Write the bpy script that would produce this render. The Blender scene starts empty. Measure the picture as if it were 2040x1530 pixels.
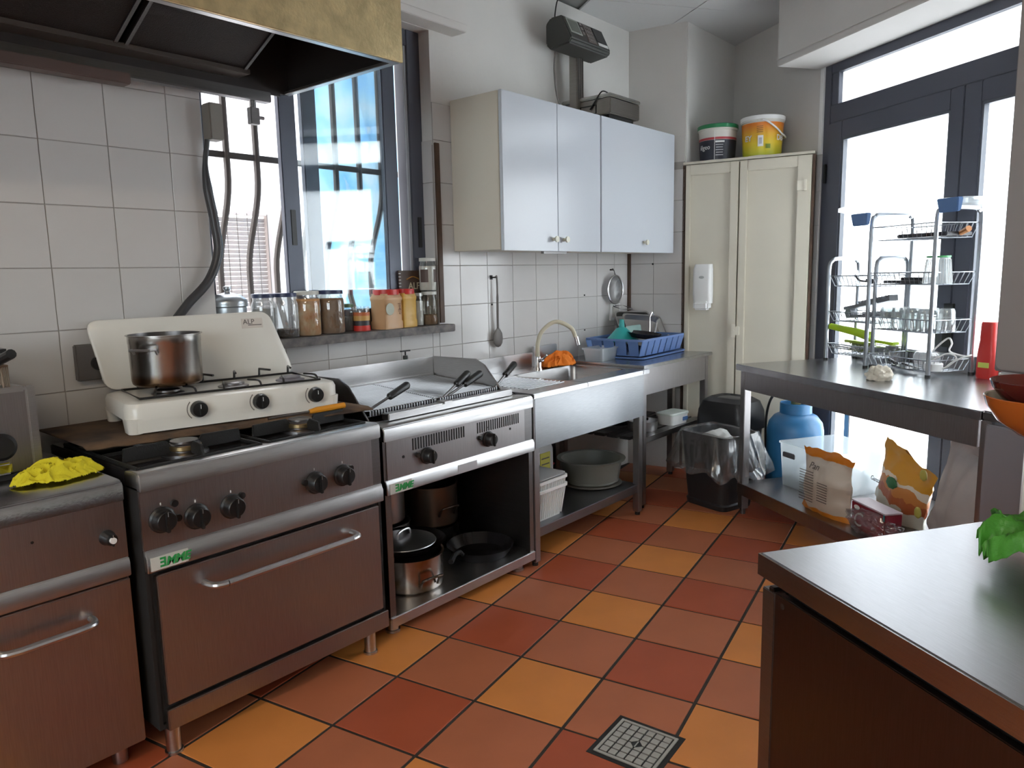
import bpy, bmesh, math, random
from mathutils import Vector, Matrix, noise
random.seed(7)
PI = math.pi
scene = bpy.context.scene
C = scene.collection

# ------------------------------------------------------------------ camera
YAW, PITCH, ROLL = 0.70408, 0.14706, -0.020554
cam_data = bpy.data.cameras.new('camera')
cam = bpy.data.objects.new('camera', cam_data); C.objects.link(cam)
cam_data.sensor_width = 36.0
cam_data.lens = 1480.07 / 2040 * 36.0
cam_data.clip_start = 0.05
h = Vector((math.cos(YAW), math.sin(YAW), 0)); rt = Vector((math.sin(YAW), -math.cos(YAW), 0)); up = Vector((0, 0, 1))
fw = math.cos(PITCH) * h - math.sin(PITCH) * up
u0 = math.sin(PITCH) * h + math.cos(PITCH) * up
cr = math.cos(ROLL) * rt + math.sin(ROLL) * u0
cu = -math.sin(ROLL) * rt + math.cos(ROLL) * u0
M = Matrix((cr, cu, -fw)).transposed().to_4x4()
M.translation = Vector((0, 0, 1.45))
cam.matrix_world = M
scene.camera = cam

# ------------------------------------------------------------------ sky, sun, exposure
world = bpy.data.worlds.new('world'); scene.world = world
world.use_nodes = True
bg = world.node_tree.nodes['Background']
bg.inputs['Color'].default_value = (0.93, 0.965, 1.0, 1)
bg.inputs['Strength'].default_value = 4.6
sun_d = bpy.data.lights.new('sun', 'SUN'); sun_d.energy = 3.0; sun_d.angle = math.radians(20); sun_d.color = (1, .97, .92)
sun = bpy.data.objects.new('sun', sun_d); C.objects.link(sun)
sun.rotation_euler = (math.radians(40), 0, math.radians(80))
vs = scene.view_settings
vs.view_transform = 'Standard'; vs.look = 'None'; vs.gamma = 1.0; vs.use_curve_mapping = False
vs.exposure = 1.03

# ------------------------------------------------------------------ materials
MATS = {}
def mat(name, col=(.8, .8, .8), rough=.5, metal=0.0, spec=.5, bump=0, bscale=60, var=0, vscale=8, col2=None, stretch=None, emit=None):
    if name in MATS: return MATS[name]
    m = bpy.data.materials.new(name); m.use_nodes = True
    nt = m.node_tree; p = nt.nodes['Principled BSDF']
    p.inputs['Base Color'].default_value = (*col, 1); p.inputs['Roughness'].default_value = rough
    p.inputs['Metallic'].default_value = metal; p.inputs['Specular IOR Level'].default_value = spec
    if var or bump:
        tc = nt.nodes.new('ShaderNodeTexCoord'); mp = nt.nodes.new('ShaderNodeMapping')
        nt.links.new(tc.outputs['Object'], mp.inputs['Vector'])
        if stretch: mp.inputs['Scale'].default_value = stretch
    if var:
        n = nt.nodes.new('ShaderNodeTexNoise'); n.inputs['Scale'].default_value = vscale; n.inputs['Detail'].default_value = 6
        nt.links.new(mp.outputs[0], n.inputs['Vector'])
        r = nt.nodes.new('ShaderNodeValToRGB')
        c2 = col2 or tuple(c * (1 - var) for c in col)
        r.color_ramp.elements[0].position = .35; r.color_ramp.elements[1].position = .65
        r.color_ramp.elements[0].color = (*c2, 1); r.color_ramp.elements[1].color = (*col, 1)
        nt.links.new(n.outputs['Fac'], r.inputs['Fac']); nt.links.new(r.outputs['Color'], p.inputs['Base Color'])
    if bump:
        n2 = nt.nodes.new('ShaderNodeTexNoise'); n2.inputs['Scale'].default_value = bscale; n2.inputs['Detail'].default_value = 4
        nt.links.new(mp.outputs[0], n2.inputs['Vector'])
        b = nt.nodes.new('ShaderNodeBump'); b.inputs['Strength'].default_value = bump; b.inputs['Distance'].default_value = .01
        nt.links.new(n2.outputs['Fac'], b.inputs['Height']); nt.links.new(b.outputs['Normal'], p.inputs['Normal'])
    if emit:
        p.inputs['Emission Color'].default_value = (*emit[0], 1); p.inputs['Emission Strength'].default_value = emit[1]
    MATS[name] = m
    return m

def glassy(name, tint=(1, 1, 1), gloss=.12, rough=.03, milk=0.0, milkcol=(.9, .9, .9)):
    """thin clear glass or film: transparent, a fresnel reflection and some milkiness"""
    if name in MATS: return MATS[name]
    m = bpy.data.materials.new(name); m.use_nodes = True
    nt = m.node_tree; nt.nodes.clear()
    out = nt.nodes.new('ShaderNodeOutputMaterial'); tr = nt.nodes.new('ShaderNodeBsdfTransparent'); tr.inputs[0].default_value = (*tint, 1)
    gl = nt.nodes.new('ShaderNodeBsdfGlossy'); gl.inputs['Roughness'].default_value = rough
    lw = nt.nodes.new('ShaderNodeLayerWeight'); lw.inputs['Blend'].default_value = .35
    mth = nt.nodes.new('ShaderNodeMath'); mth.operation = 'MULTIPLY_ADD'; mth.inputs[1].default_value = .35; mth.inputs[2].default_value = gloss * .4
    nt.links.new(lw.outputs['Fresnel'], mth.inputs[0])
    mx = nt.nodes.new('ShaderNodeMixShader'); nt.links.new(mth.outputs[0], mx.inputs[0])
    base = tr
    if milk:
        df = nt.nodes.new('ShaderNodeBsdfDiffuse'); df.inputs[0].default_value = (*milkcol, 1)
        tl = nt.nodes.new('ShaderNodeBsdfTranslucent'); tl.inputs[0].default_value = (*milkcol, 1)
        m1 = nt.nodes.new('ShaderNodeMixShader'); m1.inputs[0].default_value = .5
        nt.links.new(df.outputs[0], m1.inputs[1]); nt.links.new(tl.outputs[0], m1.inputs[2])
        m2 = nt.nodes.new('ShaderNodeMixShader'); m2.inputs[0].default_value = milk
        nt.links.new(tr.outputs[0], m2.inputs[1]); nt.links.new(m1.outputs[0], m2.inputs[2]); base = m2
    nt.links.new(base.outputs[0], mx.inputs[1]); nt.links.new(gl.outputs[0], mx.inputs[2]); nt.links.new(mx.outputs[0], out.inputs[0])
    MATS[name] = m
    return m

def steel(name, col=(.55, .55, .56), rough=.3, stretch=(1, 1, 60), var=.10, bump=.03):
    m = mat(name, col, rough, 1.0, var=var, vscale=6, bump=bump, bscale=30, stretch=stretch)
    return m

# brushed stainless steel; grain along the length of the piece
STEEL = steel('stainless_steel', (.56, .55, .55), .30, (3, 3, 90))
STEELF = steel('stainless_front', (.37, .35, .35), .36, (60, 60, 2))
STEELTOP = steel('stainless_worktop', (.47, .47, .48), .24, (4, 60, 4), var=.14, bump=.05)
STEELDARK = steel('stainless_dark', (.22, .21, .21), .35)
STEELOLD = steel('hood_steel', (.80, .64, .36), .42, (3, 3, 3), var=.25, bump=.12)
CHROME = mat('chrome', (.75, .75, .77), .12, 1.0)
WIRE = mat('wire_chrome', (.34, .36, .39), .32, 1.0)
BLACK = mat('black_plastic', (.012, .012, .013), .35)
BLACKM = mat('black_matte', (.012, .011, .011), .8)
ENAMEL = mat('black_enamel', (.014, .013, .015), .18)
IRON = mat('cast_iron', (.018, .018, .019), .55, .3, bump=.2, bscale=200)
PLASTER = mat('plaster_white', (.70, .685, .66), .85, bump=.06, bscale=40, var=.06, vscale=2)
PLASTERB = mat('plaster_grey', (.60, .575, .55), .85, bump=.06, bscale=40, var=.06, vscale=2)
CEIL = mat('ceiling_paint', (.62, .62, .62), .9, bump=.05, bscale=60)
TILE = mat('wall_tile_glaze', (.60, .58, .57), .16, spec=.5, var=.03, vscale=3)
GROUT = mat('wall_grout', (.33, .31, .29), .9)
FGROUT = mat('floor_grout', (.035, .026, .02), .9, bump=.2, bscale=120)
FT_O = mat('terracotta_orange', (.68, .24, .058), .46, spec=.28, var=.10, vscale=4, bump=.03, bscale=30)
FT_R = mat('terracotta_red', (.42, .088, .036), .46, spec=.28, var=.10, vscale=4, bump=.03, bscale=30)
FT_B = mat('terracotta_brown', (.46, .142, .064), .46, spec=.28, var=.10, vscale=4, bump=.03, bscale=30)
ALU = mat('dark_aluminium', (.075, .080, .105), .45, .0)
WHITE = mat('white_enamel', (.78, .75, .69), .22, var=.03, vscale=5)
WHITEPL = mat('white_plastic', (.75, .75, .74), .4)
OFFW = mat('cupboard_paint', (.62, .575, .475), .45, var=.05, vscale=3)
LAMG = mat('grey_laminate', (.52, .55, .60), .22)
LAMC = mat('cream_laminate', (.66, .61, .52), .5)
WOOD = mat('dark_wood', (.10, .055, .035), .6, var=.4, vscale=10)
SILLM = mat('marbled_sill', (.16, .13, .12), .5, var=.6, vscale=25, col2=(.05, .045, .045))
CARD = mat('cardboard', (.20, .115, .06), .9, var=.7, vscale=7, col2=(.05, .03, .02))
CLEAR = glassy('clear_glass', (.93, .95, .95), .25, .04, milk=.10)
PANE = glassy('window_glass', (.92, .96, .97), .10)
CLEARPL = glassy('clear_plastic', (.96, .97, .98), .12, .12, milk=.32, milkcol=(.85, .9, .92))
FILM = glassy('plastic_film', (.95, .95, .95), .22, .15, milk=.10)
RED = mat('red_plastic', (.55, .03, .025), .35)
GREEN = mat('green_print', (.02, .30, .07), .6)
BLUEC = mat('blue_clip', (.10, .20, .42), .4)

# ------------------------------------------------------------------ mesh helpers
class MB:
    def __init__(s): s.v = []; s.f = []
    def add(s, vs_, fs):
        o = len(s.v); s.v += [tuple(p) for p in vs_]; s.f += [tuple(i + o for i in f) for f in fs]; return s
    def box(s, x0, x1, y0, y1, z0, z1):
        return s.add([(x0, y0, z0), (x1, y0, z0), (x1, y1, z0), (x0, y1, z0), (x0, y0, z1), (x1, y0, z1), (x1, y1, z1), (x0, y1, z1)],
                     [(0, 3, 2, 1), (4, 5, 6, 7), (0, 1, 5, 4), (1, 2, 6, 5), (2, 3, 7, 6), (3, 0, 4, 7)])
    def obox(s, c, sz, rot=(0, 0, 0)):
        from mathutils import Euler
        R = Euler(rot).to_matrix(); x, y, z = [q / 2 for q in sz]
        P = [R @ Vector(p) + Vector(c) for p in [(-x, -y, -z), (x, -y, -z), (x, y, -z), (-x, y, -z), (-x, -y, z), (x, -y, z), (x, y, z), (-x, y, z)]]
        return s.add(P, [(0, 3, 2, 1), (4, 5, 6, 7), (0, 1, 5, 4), (1, 2, 6, 5), (2, 3, 7, 6), (3, 0, 4, 7)])
    def prism(s, pts, z0, z1):
        n = len(pts)
        a = sum(pts[i][0] * pts[(i + 1) % n][1] - pts[(i + 1) % n][0] * pts[i][1] for i in range(n))
        if a < 0: pts = pts[::-1]
        return s.add([(x, y, z0) for x, y in pts] + [(x, y, z1) for x, y in pts],
                     [tuple(range(n - 1, -1, -1)), tuple(range(n, 2 * n))] + [(i, (i + 1) % n, n + (i + 1) % n, n + i) for i in range(n)])
    def prismx(s, pts, x0, x1):      # profile in (y, z), extruded along x
        m = MB().prism(pts, x0, x1); o = [(p[2], p[0], p[1]) for p in m.v]
        return s.add(o, m.f)
    def prismy(s, pts, y0, y1):      # profile in (x, z), extruded along y
        m = MB().prism(pts, -y1, -y0); o = [(p[0], -p[2], p[1]) for p in m.v]
        return s.add(o, m.f)
    def cyl(s, p0, p1, r0, r1=None, n=16, cap=True):
        return s.tube([p0, p1], [r0, r0 if r1 is None else r1], n, cap)
    def tube(s, pts, r, n=8, cap=True, closed=False):
        P = [Vector(p) for p in pts]; k = len(P)
        R = r if isinstance(r, (list, tuple)) else [r] * k
        o = len(s.v); prev = None
        for i in range(k):
            if closed: t = (P[(i + 1) % k] - P[i - 1])
            else: t = P[min(i + 1, k - 1)] - P[max(i - 1, 0)]
            t.normalize()
            if prev is None:
                a = Vector((0, 0, 1)) if abs(t.z) < .9 else Vector((1, 0, 0))
                nx = t.cross(a).normalized()
            else:
                nx = (prev - t * prev.dot(t)).normalized()
            prev = nx; ny = t.cross(nx)
            for j in range(n):
                a = 2 * PI * j / n
                s.v.append(tuple(P[i] + R[i] * (math.cos(a) * nx + math.sin(a) * ny)))
        for i in range(k if closed else k - 1):
            b = o + ((i + 1) % k) * n; a0 = o + i * n
            for j in range(n): s.f.append((a0 + j, a0 + (j + 1) % n, b + (j + 1) % n, b + j))
        if cap and not closed:
            s.f.append(tuple(o + j for j in range(n - 1, -1, -1))); s.f.append(tuple(o + (k - 1) * n + j for j in range(n)))
        return s
    def lathe(s, prof, c=(0, 0, 0), n=28, sx=1, sy=1):   # profile [(r, z)], open ends are capped when r > 0 only if listed with r = 0
        o = len(s.v); k = len(prof)
        for r, z in prof:
            for j in range(n):
                a = 2 * PI * j / n
                s.v.append((c[0] + r * math.cos(a) * sx, c[1] + r * math.sin(a) * sy, c[2] + z))
        for i in range(k - 1):
            for j in range(n):
                s.f.append((o + i * n + j, o + i * n + (j + 1) % n, o + (i + 1) * n + (j + 1) % n, o + (i + 1) * n + j))
        return s
    def loft(s, rings, cap0=True, cap1=True):
        o = len(s.v); n = len(rings[0])
        for r in rings: s.v += [tuple(p) for p in r]
        for i in range(len(rings) - 1):
            for j in range(n): s.f.append((o + i * n + j, o + i * n + (j + 1) % n, o + (i + 1) * n + (j + 1) % n, o + (i + 1) * n + j))
        if cap0: s.f.append(tuple(o + j for j in range(n - 1, -1, -1)))
        if cap1: s.f.append(tuple(o + (len(rings) - 1) * n + j for j in range(n)))
        return s
    def build(s, name, m, parent=None, bevel=0, seg=2, smooth=35, sub=0, solid=0, loc=None, rot=None):
        me = bpy.data.meshes.new(name)
        bm = bmesh.new()
        V_ = [bm.verts.new(p) for p in s.v]
        for f in s.f:
            try: bm.faces.new([V_[i] for i in f])
            except ValueError: pass
        if not bevel: bmesh.ops.remove_doubles(bm, verts=bm.verts, dist=1e-5)
        bmesh.ops.recalc_face_normals(bm, faces=bm.faces)
        if bevel:
            es = [e for e in bm.edges if len(e.link_faces) == 2 and e.calc_face_angle(0) > math.radians(40)]
            if es: bmesh.ops.bevel(bm, geom=es, offset=bevel, segments=seg, affect='EDGES', clamp_overlap=True)
        bm.to_mesh(me); bm.free()
        if smooth:
            me.polygons.foreach_set('use_smooth', [True] * len(me.polygons))
            me.set_sharp_from_angle(angle=math.radians(smooth))
        me.materials.append(m)
        o = bpy.data.objects.new(name, me); C.objects.link(o)
        if parent: o.parent = parent
        if loc: o.location = loc
        if rot: o.rotation_euler = rot
        if solid:
            md = o.modifiers.new('solid', 'SOLIDIFY'); md.thickness = solid; md.offset = 0
        if sub:
            md = o.modifiers.new('sub', 'SUBSURF'); md.levels = sub; md.render_levels = sub
        return o

def thing(name, label, cat, loc=(0, 0, 0), rz=0, group=None):
    o = bpy.data.objects.new(name, None); C.objects.link(o)
    o.location = loc; o.rotation_euler = (0, 0, rz); o.empty_display_size = .05
    o['label'] = label; o['category'] = cat
    if group: o['group'] = group
    return o
def tag(o, label, cat, group=None):
    o['label'] = label; o['category'] = cat
    if group: o['group'] = group
    return o
def struct(o, label=None):
    o['kind'] = 'structure'
    if label: o['label'] = label
    return o
def dup(root, loc, rz=None, label=None, group=None):
    r = root.copy(); C.objects.link(r); r.location = loc
    if rz is not None: r.rotation_euler = (0, 0, rz)
    if label: r['label'] = label
    if group: r['group'] = group
    for ch in list(root.children):
        c = ch.copy(); C.objects.link(c); c.parent = r
        for g in list(ch.children):
            d = g.copy(); C.objects.link(d); d.parent = c
    return r
def text(name, body, size, m, parent, loc, rot, flipx=False, shear=0.0, bold=0.0, align='LEFT', ext=.0006, label=None):
    cu_ = bpy.data.curves.new(name, 'FONT'); cu_.body = body; cu_.size = size; cu_.extrude = ext; cu_.shear = shear; cu_.offset = bold
    cu_.align_x = align; cu_.resolution_u = 3
    t = bpy.data.objects.new('tmp', cu_); C.objects.link(t)
    dg = bpy.context.evaluated_depsgraph_get()
    me = bpy.data.meshes.new_from_object(t.evaluated_get(dg))
    bpy.data.objects.remove(t)
    if flipx:
        for v in me.vertices: v.co.x = -v.co.x
        me.flip_normals()
    me.materials.clear(); me.materials.append(m); me.name = name
    o = bpy.data.objects.new(name, me); C.objects.link(o); o.parent = parent; o.location = loc; o.rotation_euler = rot
    if label: o['label'] = label
    return o
def rrect(x0, x1, y0, y1, r, n=5):
    pts = []
    for cx, cy, a0 in ((x1 - r, y1 - r, 0), (x0 + r, y1 - r, PI / 2), (x0 + r, y0 + r, PI), (x1 - r, y0 + r, 3 * PI / 2)):
        for i in range(n + 1):
            a = a0 + PI / 2 * i / n; pts.append((cx + r * math.cos(a), cy + r * math.sin(a)))
    return pts
def roundpoly(P, r, n=4):
    out = []; k = len(P)
    for i in range(k):
        p = Vector(P[i]); a = (Vector(P[i - 1]) - p); b = (Vector(P[(i + 1) % k]) - p)
        q0 = p + a.normalized() * min(r, a.length * .45); q1 = p + b.normalized() * min(r, b.length * .45)
        for j in range(n + 1):
            t = j / n; out.append(tuple(q0 * (1 - t) ** 2 + p * 2 * t * (1 - t) + q1 * t * t))
    return out
def bez(p, n=16):     # smooth Catmull-Rom path through points
    P = [Vector(q) for q in p]; P = [2 * P[0] - P[1]] + P + [2 * P[-1] - P[-2]]; out = []
    for i in range(1, len(P) - 2):
        for k in range(n):
            t = k / n
            out.append(.5 * ((2 * P[i]) + (P[i + 1] - P[i - 1]) * t + (2 * P[i - 1] - 5 * P[i] + 4 * P[i + 1] - P[i + 2]) * t * t + (3 * P[i] - P[i - 1] - 3 * P[i + 1] + P[i + 2]) * t ** 3))
    out.append(P[-2]); return out
def blob(name, m, parent, c, r, seed=0, amp=.3, freq=3.0, sub=4, flat=.4, amp2=.12):
    """a crumpled lump resting on z = 0 (cloth, bag)"""
    bm = bmesh.new(); bmesh.ops.create_icosphere(bm, subdivisions=sub, radius=1)
    for v in bm.verts:
        d = v.co.normalized(); q = d * freq + Vector((seed * 7.1, seed * 3.3, seed))
        k = 1 + amp * noise.noise(q) - amp2 * abs(noise.noise(q * 2.7)) * 2 + amp2 * .5 * noise.noise(q * 5)
        v.co = Vector((d.x * r[0] * k, d.y * r[1] * k, max(d.z * r[2] * k, -flat * r[2])))
    zmin = min(v.co.z for v in bm.verts)
    for v in bm.verts: v.co = v.co + Vector((c[0], c[1], c[2] - zmin))
    me = bpy.data.meshes.new(name); bm.to_mesh(me); bm.free()
    me.polygons.foreach_set('use_smooth', [True] * len(me.polygons)); me.materials.append(m)
    o = bpy.data.objects.new(name, me); C.objects.link(o)
    if parent: o.parent = parent
    return o

# ------------------------------------------------------------------ the plan of the room
YW = 2.92                                   # inner face of the left wall
C0 = Vector((4.79, 2.92, 0)); TB = math.radians(-79.15)          # back wall starts here
WB = Vector((math.cos(TB), math.sin(TB), 0))
C1 = C0 + WB * 0.415; C2 = Vector((5.635, C1.y, 0))
O = Vector((5.07, 1.65, 0)); TD = math.radians(56.3)              # door wall: s runs from the door frame towards the room, d into the room
E_ = -Vector((math.cos(TD), math.sin(TD), 0)); N_ = Vector((-math.sin(TD), math.cos(TD), 0))
def D(s, d, z=0.0): return O + E_ * s + N_ * d + Vector((0, 0, z))
ZC = 3.12                                   # ceiling
PEND = D(3.4, 0)

# floor
floor_poly = [(-2, 3.2), (5.2, 3.2), (6.1, 2.6), tuple(D(1, -.35)[:2]), tuple(D(3.4, -.3)[:2]), (-2, -2.4)]
floor = struct(MB().prism(floor_poly, -.08, -.003).build('floor', FGROUT, smooth=0))
FA = math.radians(10.5457); TP = .33593
FX, FY = 2.101, 1.383
def tile_mesh(w, d, t, b, m, name):
    mb = MB(); x, y = w / 2, d / 2
    mb.add([(-x, -y, -t), (x, -y, -t), (x, y, -t), (-x, y, -t), (-x, -y, -b), (x, -y, -b), (x, y, -b), (-x, y, -b), (-x + b, -y + b, 0), (x - b, -y + b, 0), (x - b, y - b, 0), (-x + b, y - b, 0)],
           [(0, 1, 5, 4), (1, 2, 6, 5), (2, 3, 7, 6), (3, 0, 4, 7), (4, 5, 9, 8), (5, 6, 10, 9), (6, 7, 11, 10), (7, 4, 8, 11), (8, 9, 10, 11)])
    me = bpy.data.meshes.new(name); me.from_pydata(mb.v, [], mb.f); me.materials.append(m)
    return me
G = .012
fm = {k: tile_mesh(TP - G, TP - G, .02, .0015, m, 'floor_tile') for k, m in (('o', FT_O), ('r', FT_R), ('b', FT_B))}
drain_c = Vector((1.841, 1.089, 0))
def inpoly(x, y, P):
    r = False; n = len(P)
    for i in range(n):
        x0, y0 = P[i]; x1, y1 = P[(i + 1) % n]
        if (y0 > y) != (y1 > y) and x < (x1 - x0) * (y - y0) / (y1 - y0) + x0: r = not r
    return r
room_poly = [(-2, 2.9), (4.78, 2.9), tuple(C1[:2]), (5.2, 2.3), tuple(D(0, .02)[:2]), tuple(D(3.4, .02)[:2]), (-2, -2.2)]
for i in range(-13, 11):
    for j in range(-12, 8):
        x = FX + TP * (math.cos(FA) * (i + .5) - math.sin(FA) * (j + .5)); y = FY + TP * (math.sin(FA) * (i + .5) + math.cos(FA) * (j + .5))
        if x < -1.2 or y < -1.2 or not inpoly(x, y, room_poly): continue
        k = 'o' if (i % 2 == 1 and j % 2 == 0) else 'r' if (i % 2 == 0 and j % 2 == 1) else 'b'
        o = bpy.data.objects.new('floor_tile', fm[k]); C.objects.link(o); o.parent = floor
        o.location = (x, y, random.uniform(-.0006, .0006)); o.rotation_euler = (0, 0, FA + random.uniform(-.002, .002))

# ceiling with loose panels
ceil = struct(MB().prism(floor_poly, ZC + .016, ZC + .1).build('ceiling', mat('ceiling_gap', (.25, .25, .24), .95), smooth=0))
PW = .73
for i in range(-12, 4):
    for j in range(-6, 12):
        ux, ny = 4.55 + i * PW, -2.589 + j * PW                      # joints run parallel to the door wall
        cxy = (ux + PW / 2) * -E_ + (ny + PW / 2) * N_
        if not inpoly(cxy.x, cxy.y, [(-2.3, 3.15), (5.0, 3.15), (6.0, 2.7), tuple(D(.3, -.25)[:2]), tuple(D(3.4, -.2)[:2]), (-2.3, -2.4)]): continue
        g_ = PW / 2 - .003
        o = MB().box(-g_, g_, -g_, g_, 0, .012).build('ceiling_panel', CEIL, ceil, smooth=0)
        o.location = (cxy.x, cxy.y, ZC); o.rotation_euler = (random.uniform(-.004, .004), random.uniform(-.004, .004), TD)

# wall_left with the window hole
WX0, WX1, WZ0, WZ1 = 1.561, 2.832, 1.145, 2.70
wl = MB()
wl.box(-2.3, WX0, YW, YW + .28, 0, ZC).box(WX1, 4.95, YW, YW + .28, 0, ZC).box(WX0, WX1, YW, YW + .28, 0, WZ0).box(WX0, WX1, YW, YW + .28, WZ1, ZC)
wall_left = struct(wl.build('wall_left', PLASTER, smooth=0))
TW, TH = .2265, .218; TX, TZ = .968, 1.502
TT = .006
def tbox(x0, x1, z0, z1, parent, y=YW, t=TT, m=TILE):
    if x1 - x0 < .01 or z1 - z0 < .01: return
    key = (round(x1 - x0, 3), round(z1 - z0, 3), m.name)
    if key not in TM: TM[key] = tile_mesh(x1 - x0 - .003, z1 - z0 - .003, .006, .0012, m, 'tile')
    o = bpy.data.objects.new('tile', TM[key]); C.objects.link(o); o.parent = parent
    o.rotation_euler = (PI / 2, 0, 0); o.location = ((x0 + x1) / 2, y - t, (z0 + z1) / 2)
TM = {}
def tiles(parent, x0, x1, z0, z1, y=YW, tx=TX):
    k = math.floor((x0 - tx) / TW)
    while tx + k * TW < x1:
        q = math.floor((z0 - TZ) / TH)
        while TZ + q * TH < z1:
            tbox(max(x0, tx + k * TW), min(x1, tx + (k + 1) * TW), max(z0, TZ + q * TH), min(z1, TZ + (q + 1) * TH), parent, y)
            q += 1
        k += 1
gr = MB().box(-.3, WX0, YW - .0025, YW, .6, 2.345).box(WX1, 4.79, YW - .0025, YW, .6, 2.345).box(WX0, WX1, YW - .0025, YW, .6, WZ0)
gr.build('grout', GROUT, wall_left, smooth=0)
tiles(wall_left, .2, WX0, .63, 2.345)
tiles(wall_left, WX0, WX1, .63, WZ0 - .001)
tiles(wall_left, WX1, 4.785, .63, 2.345)
# tiled right reveal of the window
rv = MB().box(WX1 - .003, WX1, YW, YW + .09, WZ0 + .04, 2.13).build('grout', GROUT, wall_left, smooth=0)
for q in range(-2, 3):
    z0, z1 = max(1.19, TZ + q * TH), min(TZ + (q + 1) * TH, 2.155)
    MB().box(WX1 - .008, WX1 - .003, YW + .002, YW + .088, z0 + .0015, z1 - .0015).build('tile', TILE, wall_left, bevel=.001, seg=1)
# brown timber edge strip on the window's right side
struct(MB().box(WX1 + .001, WX1 + .034, YW - .018, YW - .006, 1.195, 2.14).build('trim_1', WOOD, bevel=.002))
# marbled sill
struct(MB().box(WX0 - .03, WX1 + .055, YW - .075, YW + .14, 1.148, 1.188).build('trim_2', SILLM, bevel=.004))
# box of the roller shutter over the window
sb = MB().box(.4, 3.005, YW - .107, YW, 2.702, ZC).box(.4, 3.01, YW - .114, YW - .107, 2.735, 2.775)
struct(sb.build('trim_3', PLASTER, bevel=.003))

# wall_back: short tiled piece, then the side of the niche
wbk = MB().box(0, .415, 0, .25, 0, ZC)
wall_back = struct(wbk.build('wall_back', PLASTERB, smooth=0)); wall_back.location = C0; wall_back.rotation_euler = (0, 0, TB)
MB().box(0, .415, -.0025, 0, .6, 2.2).build('grout', GROUT, wall_back, smooth=0)
tiles(wall_back, 0.004, .415, .63, 2.15, 0.0, tx=.004 + .19 - TW)
struct(MB().box(C1.x + .02, C2.x + .2, C1.y, C1.y + .25, 0, ZC).build('wall_niche', PLASTER, smooth=0))
# dark corner strip and edge of the tiles
struct(MB().box(4.765, 4.787, 2.895, 2.914, .89, 1.58).build('trim_4', WOOD))

# wall_door with the opening of the glazed door
DW, DH = 2.13, 2.713
wd = MB().box(-0.001, 1.08, -.28, 0, 0, ZC).box(-DW, 0, -.28, 0, DH, ZC).box(-3.6, -DW, -.28, 0, 0, ZC)
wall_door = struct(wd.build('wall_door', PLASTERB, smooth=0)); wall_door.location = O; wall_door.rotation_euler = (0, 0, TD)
for q in range(-4, 3):
    MB().box(.006, .085, 0, .006, TZ + q * TH + .0015, TZ + (q + 1) * TH - .0015).build('tile', TILE, wall_door, bevel=.001, seg=1)
struct(MB().box(-.002, .03, 0, .012, 2.17, 2.71).build('trim_5', WHITEPL, loc=O, rot=(0, 0, TD)))
sb2 = MB().box(-2.4, .05, .001, .32, 2.70, ZC - .002).box(-2.4, .055, .32, .327, 2.735, 2.775)
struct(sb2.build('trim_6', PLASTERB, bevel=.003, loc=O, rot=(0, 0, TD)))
struct(MB().prism([tuple(PEND[:2]), (PEND.x + .25, PEND.y), (-2, -2.45), (-2, -2.2)], 0, ZC).build('wall_right', PLASTER, smooth=0))
RW = (-1.2, 1.4, 1.0, 2.45)            # unseen window added behind the camera to let in fill light
struct(MB().box(-2.2, -2, -2.4, RW[0], 0, ZC).box(-2.2, -2, RW[1], YW + .1, 0, ZC).box(-2.2, -2, RW[0], RW[1], 0, RW[2]).box(-2.2, -2, RW[0], RW[1], RW[3], ZC).build('wall_rear', PLASTER, smooth=0))
# ------------------------------------------------------------------ the glazed double door (local x = -s, y = into the room)
def frosted():
    m = bpy.data.materials.new('frosted_glass'); m.use_nodes = True; nt = m.node_tree; nt.nodes.clear()
    out = nt.nodes.new('ShaderNodeOutputMaterial'); tl = nt.nodes.new('ShaderNodeBsdfTranslucent'); tl.inputs[0].default_value = (.93, .96, .98, 1)
    gl = nt.nodes.new('ShaderNodeBsdfGlossy'); gl.inputs['Roughness'].default_value = .25
    mx = nt.nodes.new('ShaderNodeMixShader'); mx.inputs[0].default_value = .06
    nt.links.new(tl.outputs[0], mx.inputs[1]); nt.links.new(gl.outputs[0], mx.inputs[2]); nt.links.new(mx.outputs[0], out.inputs[0]); return m
FROST = frosted()
def empty_struct(name, loc=(0, 0, 0), rz=0):
    o = bpy.data.objects.new(name, None); C.objects.link(o); o.location = loc; o.rotation_euler = (0, 0, rz); o['kind'] = 'structure'; return o
door = empty_struct('door_1', O, TD)
f = MB()
f.box(-.06, 0, -.09, 0, 0, DH).box(-DW, -DW + .06, -.09, 0, 0, DH).box(-DW + .06, -.06, -.09, 0, 2.645, DH).box(-DW + .06, -.06, -.09, 0, 2.345, 2.455)
f.box(-.12, -.06, -.085, -.005, 2.455, 2.645).box(-DW + .06, -DW + .12, -.085, -.005, 2.455, 2.645)
f.build('door_frame', ALU, door, bevel=.003)
def leaf(sa, sb, handle):
    g0, g1 = sa + .118, sb - .082 if handle else sb - .118
    if not handle: g0 = sa + .10
    m = MB().box(-g0, -sa, -.08, .006, .015, 2.343).box(-sb, -g1, -.08, .006, .015, 2.343).box(-g1, -g0, -.08, .006, 2.24, 2.343).box(-g1, -g0, -.08, .006, .015, .14)
    lf = m.build('door_leaf', ALU, door, bevel=.003)
    MB().box(-g1, -g0, -.045, -.035, .14, 2.24).build('pane', FROST, lf, smooth=0)
    b = MB()
    for a0, a1, z0, z1 in ((g0, g0 + .012, .14, 2.24), (g1 - .012, g1, .14, 2.24)): b.box(-a1, -a0, -.03, .0, z0, z1)
    b.box(-g1, -g0, -.03, 0, 2.228, 2.24).build('glazing_bead', mat('bead_grey', (.10, .11, .13), .4), lf)
    return lf
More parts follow.
